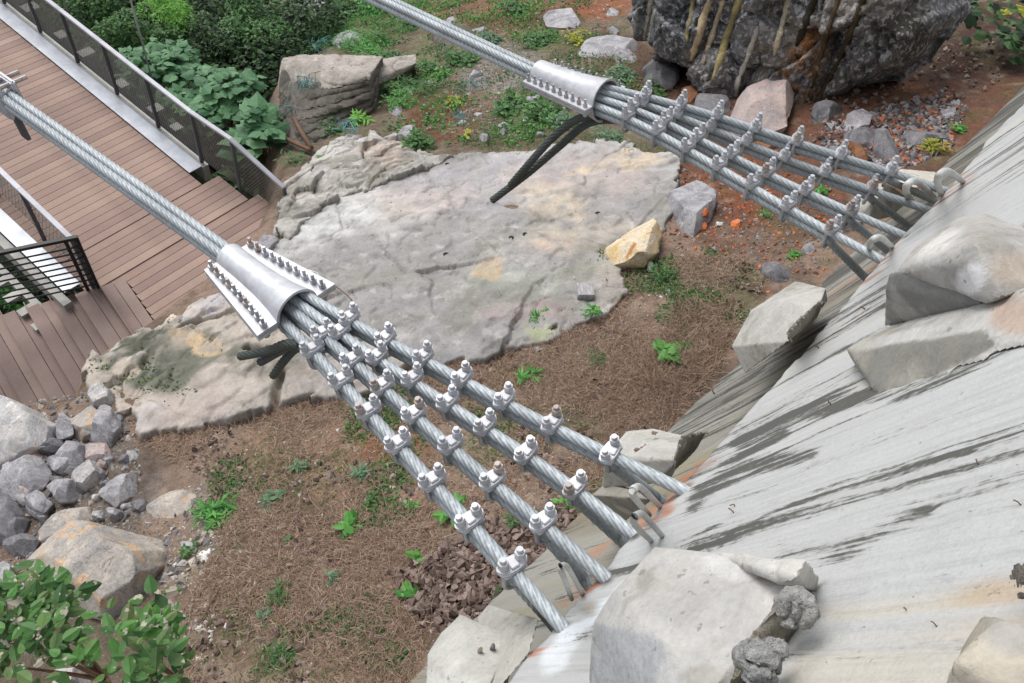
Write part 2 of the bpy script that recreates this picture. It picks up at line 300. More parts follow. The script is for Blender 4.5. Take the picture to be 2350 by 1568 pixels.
# ============================================================ TERRAIN
LAND_PX = [(655, -60), (640, 130), (636, 330), (655, 400), (612, 508), (520, 600), (350, 735), (205, 830), (185, 915), (0, 932)]
LAND = [T.ab(*p) for p in LAND_PX]
LAND = [np.array([30, LAND[0][1]+6])] + LAND + [np.array([-9, LAND[-1][1]+.4]), np.array([-9, -3]), np.array([30, -3])]
def ground_h(p):                                                          # relief on the sloping ground
    return .07*fbm(p, .9, 4, 3) + .03*fbm(p, 4.5, 3, 9)
def drop_at(ab): return ss(-polysd(ab, LAND), -.1, 1.3)*2.4 + ss(-polysd(ab, LAND), .8, 5)*2.0
TPAINT = [
 ('p', [(640, -50), (1420, -50), (1480, 150), (1560, 400), (1200, 350), (1000, 360), (640, 400)], (112, 100, 84), 1, 30),
 ('e', (1150, 40, 190, 50, 0), (134, 90, 68), .8, 30), ('e', (1370, 10, 80, 30, 0), (140, 84, 58), .9, 20), ('e', (1010, 260, 90, 60, 20), (118, 76, 56), .85, 30),
 ('e', (980, 300, 60, 40, 0), (96, 60, 44), .8, 20), ('e', (1130, 170, 80, 40, 0), (140, 134, 128), .6, 25), ('e', (1190, 150, 60, 60, 0), (138, 134, 130), .6, 30),
 ('e', (800, 60, 130, 60, 0), (92, 104, 62), .6, 40), ('e', (1020, 120, 80, 60, 0), (96, 106, 66), .5, 40), ('e', (1250, 90, 90, 26, 10), (88, 100, 52), .7, 20),
 ('e', (1230, 270, 90, 40, -5), (84, 92, 62), .7, 30), ('e', (1400, 320, 60, 30, 0), (120, 120, 92), .6, 20),
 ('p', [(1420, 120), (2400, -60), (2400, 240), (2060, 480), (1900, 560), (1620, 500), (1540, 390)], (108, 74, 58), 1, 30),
 ('p', [(1850, 100), (2200, -60), (2400, -60), (2400, 160), (2250, 200), (2000, 200)], (60, 41, 33), .9, 60),  # top right soil darkened: wet earth plus canopy shade painted in
 ('e', (1700, 420, 110, 60, 20), (120, 72, 50), .9, 40), ('e', (1640, 560, 70, 30, 20), (112, 82, 66), .8, 30), ('e', (2080, 230, 80, 26, -15), (122, 82, 54), .7, 20),
 ('e', (2120, 330, 90, 40, -25), (110, 86, 76), .7, 30), ('e', (1800, 500, 70, 40, 20), (92, 88, 62), .6, 30), ('e', (1500, 120, 60, 60, 0), (84, 72, 64), .7, 30),
 ('e', (1540, 640, 70, 50, 0), (92, 84, 66), .7, 40), ('e', (1700, 670, 50, 50, 0), (88, 92, 62), .7, 40), ('e', (1480, 820, 180, 90, -20), (112, 92, 76), .8, 60),
 ('e', (1440, 840, 90, 40, 20), (88, 96, 64), .7, 30), ('e', (1100, 860, 120, 40, 0), (128, 84, 54), .6, 30), ('e', (1120, 880, 70, 20, 0), (96, 100, 52), .6, 20),
 ('e', (760, 1120, 260, 160, 0), (128, 100, 80), .6, 80), ('e', (900, 1020, 100, 60, 0), (118, 82, 56), .7, 40), ('e', (600, 1450, 140, 90, 0), (106, 88, 70), .7, 60),
 ('e', (640, 1510, 60, 46, 0), (80, 94, 56), .8, 30), ('e', (1090, 1340, 140, 80, -20), (74, 58, 50), .9, 40), ('e', (1250, 1210, 90, 50, -45), (82, 64, 52), .9, 30),
 ('e', (500, 1300, 80, 110, 0), (112, 98, 78), .6, 40), ('e', (180, 1110, 200, 120, 0), (104, 96, 90), .9, 40), ('e', (60, 1500, 400, 100, 0), (86, 80, 66), .8, 60),
 ('e', (500, 1180, 70, 90, 0), (126, 118, 108), .6, 40), ('e', (830, 960, 60, 20, 0), (110, 92, 74), .6, 20), ('e', (1360, 760, 80, 60, 0), (118, 104, 84), .6, 30),
]
ga = np.concatenate([np.arange(-7.5, 4, .035), np.arange(4, 16, .05), np.arange(16, 40, .8)]); gb = np.concatenate([np.arange(-1., 9.5, .035), np.arange(9.5, 17, .08), np.arange(17, 60, 1.2)])
A_, B_ = np.meshgrid(ga, gb, indexing='ij'); ab = np.stack([A_.ravel(), B_.ravel()], 1)
v = T.o + ab[:, :1]*T.e1 + ab[:, 1:]*T.e2; dr = drop_at(ab)
v[:, 2] += ground_h(v) - dr + np.minimum(0, 0)
v[:, 2] = np.maximum(v[:, 2], -9 + .6*fbm(v, .4, 3, 5))
q = px(v); wob = np.stack([fbm(v, 3, 4, 21), fbm(v, 3, 4, 31)], 1)*26
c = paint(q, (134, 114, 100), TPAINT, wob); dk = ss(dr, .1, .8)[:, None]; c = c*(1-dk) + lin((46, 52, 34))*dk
patch = ss(fbm(v, 2.2, 4, 44), .1, .5)[:, None]*.4*(1-dk); c = c*(1-patch) + lin((92, 96, 62))*patch
patch = ss(fbm(v, 5, 4, 54), .2, .5)[:, None]*.5*(1-dk); c = c*(1-patch) + lin((150, 136, 122))*patch
patch = ss(fbm(v, 2.4, 5, 64), .02, .3)[:, None]*.6*(1-dk); c = c*(1-patch) + lin((92, 76, 64))*patch
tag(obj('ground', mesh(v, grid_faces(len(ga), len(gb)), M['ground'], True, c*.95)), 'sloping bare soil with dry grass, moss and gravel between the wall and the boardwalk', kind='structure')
# ============================================================ WALL
VC = 3.42                                                                 # height of the anchor ledge along the slope
uu = [-4.2]
while uu[-1] < 14: uu.append(uu[-1] + (.016 if uu[-1] < .5 else .024 if uu[-1] < 4 else .05))
uu = np.array([q for q in uu]); vv = np.concatenate([np.arange(-.6, 2.6, .05), np.arange(2.6, 7.6, .02)])
U_, V_ = np.meshgrid(uu, vv, indexing='ij'); u, vq = U_.ravel(), V_.ravel()
# ledge line measured from the anchors
anch = [(1290, 1430), (1390, 1320), (1455, 1225), (1570, 1125), (2030, 600), (2080, 545), (2125, 480), (2210, 425)]
aw = np.array([W.ab(*p, .3) for p in anch]); lc = np.polyfit(aw[:, 0], aw[:, 1], 1)
def ledge(u): return lc[0]*u + lc[1] - .10
p3 = np.stack([u, vq, 0*u], 1); an = np.stack([u*2.2, vq*.35, 0*u], 1)
k = .295*ss(vq + .03*fbm(p3, 2.5, 3, 2), ledge(u)-.10, ledge(u)+.03) + .012*fbm(an, 1, 4, 8) + .03*fbm(p3, .45, 2, 12) + .004*fbm(p3, 9, 3, 15)
k += .010*ss(fbm(np.stack([u*3.5+vq*.3, vq*.25, 0*u+3], 1), 1, 3, 71), .1, .35)
v = W.o + u[:, None]*W.e1 + vq[:, None]*W.e2 + k[:, None]*W.n
q = px(v); wq = fbm(np.stack([u*7, vq*.8, 0*u+1], 1), 1, 5, 61); wr = fbm(np.stack([u*22, vq*2., 0*u+5], 1), 1, 4, 62)
wob = np.stack([wq*10+wr*10, wq*16+wr*14], 1)
lip = ss(vq, ledge(u)-.02, ledge(u)+.04)
base = lin((178, 179, 179))[None]*np.ones((len(u), 1))
st = fbm(np.stack([u*2.6 + .9*fbm(p3, .8, 2, 5), vq*.16, 0*u], 1), 1, 5, 40)
far = ss(u, .2, 4); near = 1-ss(u, -1.6, .3)
st3 = fbm(np.stack([u*4, vq*.2, 0*u+2], 1), 1, 4, 49); D3 = ss(st3, .1, .5)*.35; base = base*(1-D3[:, None]) + lin((188, 182, 168))*D3[:, None]
bias = .38 + .20*far*ss(st, -.45, .25) + .12*ss(st, 0, .35) - .13*near; low = (1-lip)[:, None]; bias = bias + .12*(1-lip); lowc = lin((150, 148, 140))*(1-ss(st, -.1, .4)[:, None]*.45) ; lowc = lowc*(1-ss(st3, 0, .4)[:, None]*.5) + lin((140, 128, 96))*ss(st3, 0, .4)[:, None]*.5
base = base*(1-low) + lowc*low
gate = np.clip(.7 + 1.1*fbm(np.stack([u*16, vq*1.2, 0*u], 1), 1, 5, 77), 0, 1)
DK = (92, 92, 88)
WP = [
 ('l', ([(1660, 915), (1720, 860), (1809, 787), (1959, 698), (2040, 655)], 11), DK, .9, 10), ('l', ([(1790, 800), (1900, 745), (2027, 690)], 9), DK, .9, 10),
 ('l', ([(1843, 838), (1942, 795)], 7), DK, .7, 8), ('l', ([(1700, 1015), (1830, 955), (1960, 915), (2060, 905), (2190, 850), (2300, 785), (2400, 740)], 17), DK, 1, 14),
 ('l', ([(1608, 1128), (1700, 1085), (1865, 1045)], 12), DK, .95, 10), ('l', ([(1585, 1160), (1640, 1110), (1711, 1055), (1800, 1000)], 13), DK, .9, 12),
 ('l', ([(1549, 1245), (1600, 1222), (1686, 1180), (1780, 1150)], 4), (110, 108, 100), .9, 5), ('l', ([(1780, 1150), (1900, 1115), (2100, 1065), (2233, 1033)], 2.5), (140, 136, 126), .8, 3),
 ('l', ([(1655, 1240), (1680, 1215), (1800, 1165), (1910, 1125)], 3), (120, 118, 112), .8, 4),
 ('l', ([(1795, 1275), (1880, 1262), (1970, 1245), (2060, 1210), (2135, 1182)], 15), (84, 84, 78), .95, 14), ('e', (1930, 1268, 70, 26, -15), (96, 98, 92), .9, 14),
 ('l', ([(1950, 1370), (2020, 1350), (2110, 1335), (2190, 1325)], 8), (98, 98, 92), .9, 10), ('l', ([(1960, 1345), (2040, 1320), (2080, 1310)], 6), (120, 120, 114), .8, 8),
 ('e', (2120, 1350, 300, 12, -5), (150, 148, 140), .5, 12), ('e', (2100, 1262, 160, 10, -15), (150, 150, 146), .5, 14), ('e', (2200, 1230, 150, 8, -18), (160, 158, 152), .5, 14),
 ('p', [(1880, 1400), (2290, 1350), (2400, 1340), (2400, 1600), (1780, 1600)], (186, 180, 168), .75, 40), ('e', (2200, 1440, 160, 24, -8), (188, 166, 140), .6, 40), ('e', (2290, 1370, 110, 40, -10), (176, 156, 130), .7, 40),
 *[('e', (x_, y_, r_, r_*.7, -40), (58, 56, 52), .9, r_*.8) for x_, y_, r_ in [(1290, 1435, 20), (1258, 1420, 20), (1388, 1325, 20), (1348, 1338, 20), (1458, 1230, 17), (1428, 1242, 17), (1572, 1122, 17), (1518, 1150, 16), (2030, 600, 9), (2080, 543, 9), (2126, 482, 9), (2176, 438, 9), (1978, 628, 9), (2037, 575, 9), (2078, 516, 9)]],  # gaps at the rope entries: their shade painted as dark ellipses
 ('l', ([(1520, 1170), (1570, 1110), (1640, 1060)], 9), (170, 112, 78), .85, 10), ('l', ([(1500, 1180), (1480, 1210)], 10), (172, 118, 84), .8, 10), ('e', (1470, 1195, 26, 10, -40), (176, 112, 74), .8, 8),
 ('l', ([(1340, 1300), (1400, 1250), (1470, 1210)], 7), (178, 128, 98), .7, 8), ('l', ([(1290, 1385), (1330, 1355), (1370, 1335)], 7), (160, 104, 74), .8, 8), ('l', ([(1180, 1505), (1275, 1495)], 4), (176, 110, 80), .9, 4),
 ('l', ([(2140, 470), (2190, 430), (2230, 400)], 5), (180, 130, 104), .7, 8), ('l', ([(1985, 640), (2030, 600), (2060, 560)], 7), (164, 118, 90), .7, 8), ('l', ([(1890, 700), (1930, 660), (1990, 625)], 7), (158, 110, 88), .7, 8),
 ('l', ([(1320, 1440), (1290, 1470), (1400, 1380), (1500, 1290)], 16), (212, 218, 224), .8, 14), ('e', (1290, 1500, 60, 26, -35), (212, 216, 220), .8, 14),
 ('e', (1440, 1470, 60, 20, -40), (120, 120, 114), .7, 20), ('l', ([(1330, 1470), (1390, 1420), (1420, 1360)], 12), (120, 118, 110), .8, 14),
 ('e', (1350, 1390, 20, 14, 0), (150, 140, 120), .6, 10),
]
isw = np.array([i[2] in [(212, 218, 224), (212, 216, 220)] for i in WP])
c = base.copy()
g0 = ss(gate, .15, .6); DKS = {DK, (84, 84, 78), (96, 98, 92), (98, 98, 92), (120, 120, 114), (110, 108, 100), (120, 118, 112), (120, 118, 110), (140, 136, 126), (150, 148, 140), (150, 150, 146), (160, 158, 152)}
c = paint(q, c, [i_ for i_ in WP if i_[2] not in DKS], wob, g0)
for it in [i_ for i_ in WP if i_[2] in DKS]: bias = np.maximum(bias, paint(q, np.zeros((len(q), 3)), [(it[0], (it[1][0], it[1][1]*1.5) if it[0] == 'l' else it[1], (255, 255, 255), 1, it[4]*3.0)], wob*.6)[:, 0]*(.80 - .22*(it[2][0]-84)/76*1.0)*it[3])
spk = ss(fbm(p3, 22, 2, 90), .62, .7)[:, None]*.5; c = c*(1-spk) + lin((120, 116, 108))*spk
wm = mesh(v, grid_faces(len(uu), len(vv)), M['wall'], True, c); wa_ = wm.color_attributes.new('Wuv', 'FLOAT_COLOR', 'POINT'); wa_.data.foreach_set('color', np.stack([u, vq, bias, np.ones_like(u)], 1).astype(np.float32).ravel()); wm.color_attributes.active_color = wm.color_attributes['Col']
tag(obj('retaining_wall', wm), 'steep white sprayed concrete wall with dark run-off streaks and rusty ledge', kind=None, cat='retaining wall')
# ============================================================ SLABS AND ROCKS
def slab(name, fr, poly, h0, res, mat, basec, items, label, cat='rock ledge', kind=None, group=None, nz=(.05, .02), edge=.045, dip=.25, wobpx=14, k0=0., parent=None, step=None, veins=None, jit=.13):
    pab = np.array([fr.ab(*p, k0+h0) for p in poly]); lo_, hi = pab.min(0)-.1, pab.max(0)+.1
    a = np.arange(lo_[0], hi[0], res); b = np.arange(lo_[1], hi[1], res); A, B = np.meshgrid(a, b, indexing='ij'); ab = np.stack([A.ravel(), B.ravel()], 1)
    p3 = np.stack([ab[:, 0], ab[:, 1], 0*ab[:, 0]], 1)
    sd = polysd(ab + np.stack([fbm(p3, 2.2, 5, 5), fbm(p3, 2.2, 5, 6)], 1)*jit + np.stack([facet(ab, .45, 77, jit*.45, 0)[0], facet(ab, .45, 78, jit*.45, 0)[0]], 1), pab)
    h = k0 + h0 - (h0+dip)*(1-ss(sd + .03*fbm(p3, 6, 3, 17), -.03, edge))**1.3 - .05*h0/.15*(1-ss(sd, 0, .35)) + nz[0]*fbm(p3, 1.3, 5, 13) + nz[1]*fbm(p3, 7, 4, 14)
    if step is not None: h = h + step(ab, p3)
    base = fr.o + ab[:, :1]*fr.e1 + ab[:, 1:]*fr.e2
    v = base + h[:, None]*fr.lift; q = px(v); wob = np.stack([fbm(p3, 2.5, 5, 21), fbm(p3, 2.5, 5, 31)], 1)*wobpx*2.2
    c = np.tile(lin(basec), (len(q), 1))
    if veins:
        for sd_n, colr, f_, a0, a1, al in veins: m_ = (ss(fbm(p3 + .3*fbm(p3, 1.5, 3, sd_n+50)[:, None], f_, 5, sd_n), a0, a1)*al)[:, None]; c = c*(1-m_) + lin(colr)*m_
    c = paint(q, c, items, wob, np.clip(.72+1.3*fbm(p3, 7, 5, 88), 0, 1))
    if veins:
        side_ = (1-ss(sd, .0, .04))[:, None]*.5; c = c*(1-side_) + lin((104, 96, 84))*side_
        cr_ = (1-ss(facet(ab + np.stack([fbm(p3, 1.2, 3, 81), fbm(p3, 1.2, 3, 82)], 1)*.35, 1.1, 5, .02, .03)[1], .005, .03))[:, None]*.22; c = c*(1-cr_) + lin((92, 84, 74))*cr_
    keep = sd > -.12
    fc = grid_faces(len(a), len(b)); fc = fc[keep[fc].all(1)]; used = np.zeros(len(v), bool); used[fc] = True; idx = np.cumsum(used)-1
    o = obj(name, mesh(v[used], idx[fc], mat, True, c[used]), parent)
    if parent is None or label: tag(o, label, cat if parent is None else None, group, kind)
    return o
def ledges(ab, p3):
    f1, e1_ = facet(ab + np.stack([fbm(p3, 1.2, 3, 81), fbm(p3, 1.2, 3, 82)], 1)*.35, 1.1, 5, .02, .03); s = fbm(p3 + .2*fbm(p3, 2, 2, 3)[:, None], .8, 3, 33)*2.2; fr = s-np.floor(s)
    return f1 - .008*(1-ss(e1_, 0, .03)) + .035*ss(fr, 0, .05) - .035*fr - .03*(1-ss(np.abs(fbm(p3, .9, 4, 55)), 0, .02))
def ledges_old(ab, p3):                                                        # bedding steps and joints
    s = fbm(p3 + .2*fbm(p3, 2, 2, 3)[:, None], .8, 3, 33)*3; fr = s-np.floor(s); r = .05*ss(fr, .0, .12) - .05*fr
    cr = np.abs(fbm(p3, .9, 4, 55)); return r - .05*(1-ss(cr, 0, .025))
def folded(ab, p3):
    f1, e1_ = facet(ab + np.stack([fbm(p3, 2.2, 3, 81), fbm(p3, 2.2, 3, 82)], 1)*.25, .42, 15, .07, .22); wv_ = fbm(p3, 1.4, 3, 35)*5; fr = wv_-np.floor(wv_)
    return f1*.75 - .05*(1-ss(e1_, 0, .05)) + .035*ss(fr, 0, .12) - .035*fr
S1 = [(628, 540), (690, 480), (780, 432), (900, 388), (1000, 356), (1100, 345), (1240, 338), (1330, 325), (1450, 325), (1540, 350), (1575, 400), (1560, 470), (1520, 520), (1430, 560), (1440, 620), (1420, 680), (1320, 735), (1250, 785), (1140, 800), (1010, 822), (930, 795), (870, 790), (740, 740), (560, 620)]
P_GREY, P_PINK, P_TAN, P_DK = (170, 166, 168), (182, 170, 166), (198, 182, 160), (130, 126, 122)
slab('rock_slab', T, S1, .065, .028, M['slab'], (146, 143, 141), [
 ('e', (1090, 420, 220, 60, -5), (158, 154, 158), .8, 60), ('e', (1350, 400, 140, 50, 0), (172, 160, 156), .8, 40), ('e', (1250, 450, 90, 40, 20), (190, 176, 158), .8, 40), ('e', (1460, 365, 60, 16, -5), (196, 178, 154), .8, 16),
 ('e', (1350, 395, 50, 14, -10), (194, 176, 152), .7, 16), ('e', (960, 460, 130, 30, -8), (192, 178, 170), .7, 30), ('e', (760, 520, 120, 40, -25), (198, 198, 196), .8, 40), ('e', (1330, 540, 110, 30, -5), (192, 180, 160), .6, 40),
 ('e', (1120, 610, 28, 20, -40), (192, 168, 134), .95, 8), ('e', (1260, 560, 60, 14, 0), (184, 162, 146), .7, 20), ('e', (1000, 600, 230, 24, -3), (142, 140, 136), .7, 40), ('e', (850, 640, 120, 24, 5), (146, 142, 134), .7, 40), ('e', (1340, 620, 90, 20, -8), (128, 130, 112), .7, 20),
 ('e', (1180, 640, 200, 18, 0), (144, 146, 136), .6, 30), ('e', (1200, 720, 110, 24, -10), (156, 140, 138), .7, 24), ('e', (1440, 480, 90, 24, 10), (150, 146, 146), .6, 30), ('e', (1420, 620, 40, 30, 0), (168, 160, 150), .8, 20),
 ('l', ([(715, 640), (770, 660), (808, 690)], 1.6), (96, 88, 74), .8, 2), ('l', ([(1100, 760), (1180, 720), (1275, 680)], 1.6), (80, 76, 68), .8, 2),
 ('e', (1400, 560, 60, 14, -20), (120, 116, 100), .7, 16), ('e', (1240, 760, 40, 24, 0), (160, 168, 120), .6, 20)],
 'broad pale grey rock slab lying flat below the far cable group', 'rock slab', jit=.24, step=ledges, veins=[(1, (182, 179, 176), .9, .0, .4, .6), (2, (136, 134, 136), .8, .0, .4, .55), (3, (172, 158, 144), .7, .18, .5, .35), (4, (132, 128, 120), 1.6, .2, .5, .35), (6, (200, 197, 193), 6, .32, .42, .35), (7, (104, 98, 92), 7, .26, .4, .45), (8, (116, 118, 100), 1.3, .22, .5, .35)])
S2 = [(505, 655), (430, 690), (350, 735), (285, 775), (205, 800), (185, 870), (200, 905), (265, 915), (290, 975), (310, 1005), (380, 998), (440, 985), (560, 952), (640, 930), (760, 895), (850, 870), (930, 800), (880, 760), (700, 700), (560, 620)]
def crack(ab, p3):
    lm_ = 1-ss(polysd(ab, [T.ab(*p) for p in [(160, 760), (480, 640), (560, 760), (420, 860), (300, 960), (160, 960)]]), -.3, .2); r = ledges(ab, p3)*lm_ + folded(ab, p3)*.8*(1-lm_)
    for l in ([(410, 742), (450, 730), (500, 722), (530, 712)], [(560, 790), (600, 800), (640, 795)], [(640, 850), (625, 900), (628, 935)], [(870, 785), (905, 770), (950, 768)]):
        pts = [T.ab(*p, .15) for p in l]; sd = np.full(len(ab), 9.)
        for a, b in zip(pts[:-1], pts[1:]): e = b-a; wv = ab-a; t = np.clip(wv@e/(e@e), 0, 1); sd = np.minimum(sd, np.linalg.norm(wv-t[:, None]*e, axis=1))
        r = r - .16*(1-ss(sd, .01, .07))
    return r
slab('rock_slab', T, S2, .15, .026, M['slab'], (172, 162, 152), [
 ('p', [(215, 800), (350, 745), (460, 740), (560, 800), (700, 800), (690, 850), (520, 850), (430, 870), (330, 900), (250, 860)], (96, 97, 86), .95, 50),
 ('e', (300, 800, 70, 30, -20), (84, 86, 74), .9, 24), ('e', (380, 860, 120, 26, -10), (92, 98, 84), .8, 24), ('e', (560, 845, 150, 34, 0), (108, 106, 94), .85, 30),
 ('e', (460, 790, 64, 22, 25), (194, 170, 138), .95, 14), ('e', (400, 715, 60, 14, -20), (206, 188, 164), .8, 14), ('e', (470, 700, 60, 24, -20), (178, 174, 178), .8, 14), ('e', (550, 880, 80, 30, 5), (176, 166, 158), .9, 16),
 ('e', (420, 930, 130, 40, -5), (168, 156, 148), .8, 30), ('e', (290, 850, 26, 22, 0), (192, 178, 160), .8, 12), ('e', (240, 790, 26, 16, 0), (190, 188, 178), .8, 10), ('e', (780, 800, 80, 50, 0), (162, 156, 152), .8, 30),
 ('e', (690, 850, 90, 24, -5), (152, 140, 132), .6, 30), ('e', (345, 950, 40, 20, -40), (184, 178, 176), .7, 14)],
 'mossy brown-grey rock slab under the near cable collar beside the stairs', 'rock slab', jit=.2, step=crack, nz=(.06, .035), veins=[(1, (182, 179, 176), .9, .0, .4, .6), (2, (136, 134, 136), .8, .0, .4, .55), (3, (172, 158, 144), .7, .18, .5, .35), (4, (132, 128, 120), 1.6, .2, .5, .35), (6, (200, 197, 193), 6, .32, .42, .35), (7, (104, 98, 92), 7, .26, .4, .45), (8, (116, 118, 100), 1.3, .22, .5, .35)])
slab('rock_slab', T, [(606, 522), (634, 470), (636, 412), (690, 385), (714, 340), (780, 306), (850, 292), (915, 318), (960, 345), (1030, 352), (1000, 372), (900, 405), (790, 445), (700, 492), (650, 545)], .16, .022, M['slab'], (162, 158, 152), [
 ('e', (790, 335, 60, 20, -15), (188, 184, 180), .8, 16), ('e', (870, 345, 40, 20, 0), (186, 168, 156), .8, 16), ('e', (680, 430, 40, 20, -20), (134, 130, 120), .8, 16), ('e', (660, 490, 30, 20, 0), (120, 118, 108), .8, 16), ('e', (740, 400, 50, 24, -30), (176, 172, 168), .7, 16)],
 'folded pale bedrock stepping up between the fence end and the broad slab', 'rock slab', step=folded, nz=(.05, .03), veins=[(1, (186, 180, 174), 2., .05, .3, .7), (2, (124, 118, 108), 2.4, .1, .3, .7), (6, (204, 202, 198), 8, .3, .4, .5)])
def voxrock(pts, mat, vox, amp, freq, name, parent=None, cols=None, sub=None, strat=0, seed=0, facets=0):
    bm = bmesh.new()
    for p in pts: bm.verts.new(Vector(p))
    bmesh.ops.convex_hull(bm, input=bm.verts); geo = [v_ for v_ in bm.verts if not v_.link_faces]; bmesh.ops.delete(bm, geom=geo, context='VERTS')
    me = bpy.data.meshes.new('t'); bm.to_mesh(me); bm.free(); o = bpy.data.objects.new('t', me); COL.objects.link(o)
    md = o.modifiers.new('r', 'REMESH'); md.mode = 'VOXEL'; md.voxel_size = vox; md.adaptivity = 0
    dg = bpy.context.evaluated_depsgraph_get(); e = o.evaluated_get(dg); m2 = bpy.data.meshes.new_from_object(e)
    n = len(m2.vertices); v = np.zeros(n*3, np.float32); m2.vertices.foreach_get('co', v); v = v.reshape(-1, 3).astype(float)
    nr = np.zeros(n*3, np.float32); m2.vertices.foreach_get('normal', nr); nr = nr.reshape(-1, 3)
    bpy.data.objects.remove(o); bpy.data.meshes.remove(me)
    rr = np.random.default_rng(seed+5); ce = v.mean(0)
    for _ in range(facets):
        dq = unit(rr.normal(size=3)+[0, 0, .35]); pr = (v-ce)@dq; lim = np.quantile(pr, rr.uniform(.82, .97)); v = v - np.maximum(0, pr-lim)[:, None]*dq*.97
    d = fbm(v, freq, 4, seed) + .35*fbm(v, freq*4.3, 3, seed+3)
    cell = np.abs(fbm(v, freq*.6, 2, seed+9)); d = d - .9*(1-ss(cell, 0, .08))                 # chipped joints
    v = v + nr*(d*amp)[:, None]
    if strat: v = v + nr*(strat*np.sign(np.sin(v@np.array([.25, .1, 1])*2*math.pi/.16 + 2*fbm(v, 1.5, 2, 4)))*.5)[:, None]*(1-np.abs(nr[:, 2:3]))
    m2.vertices.foreach_set('co', v.astype(np.float32).ravel()); m2.materials.clear(); m2.materials.append(mat); m2.polygons.foreach_set('use_smooth', [True]*len(m2.polygons))
    if cols is not None:
        c = cols(v, nr); a = m2.color_attributes.new('Col', 'FLOAT_COLOR', 'POINT'); cc = np.ones((n, 4), np.float32); cc[:, :3] = c; a.data.foreach_set('color', cc.ravel())
    m2.set_sharp_from_angle(angle=math.radians(38)); m2.update()
    return obj(name, m2, parent)
rk = [0]
def rock(poly, h, mat, label, name='rock', cat='rock', fr=T, group=None, amp=None, top=.68, tilt=.3, vox=None, ridge=None, strat=0, k0=0, fc=24):
    rk[0] += 1; rs = random.Random(rk[0]*13)
    c = np.mean(poly, 0); poly = [tuple(c+(np.array(p_)-c)*1.13) for p_ in poly]; pts = []; size = 0
    mid = [fr(*p, k0+h*.42) for p in poly]; cen = np.mean(mid, 0); size = max(np.linalg.norm(m-cen) for m in mid)
    td = np.array([rs.uniform(-1, 1), rs.uniform(-1, 1)]); td /= np.linalg.norm(td)+1e-6
    for p, m in zip(poly, mid):
        b = cen + (m-cen)*.92; b = b - fr.lift*(h*.42+.12+.1*size); pts += [m + fr.lift*h*rs.uniform(-.12, .12), b]
        off = (m-cen); t = cen + off*(top+rs.uniform(-.12, .12)) + fr.lift*h*(.58 + tilt*rs.uniform(-.5, .35)); pts.append(t)
    if ridge: pts += [fr(x, y, k0+z) for x, y, z in ridge]
    vox = vox or max(.008, size/34)
    return tag(voxrock(pts, M[mat], vox, amp or size*.028, 1.8/max(size, .12), name, strat=strat, seed=rk[0]*3, facets=fc if not strat else 3), label, cat, group)
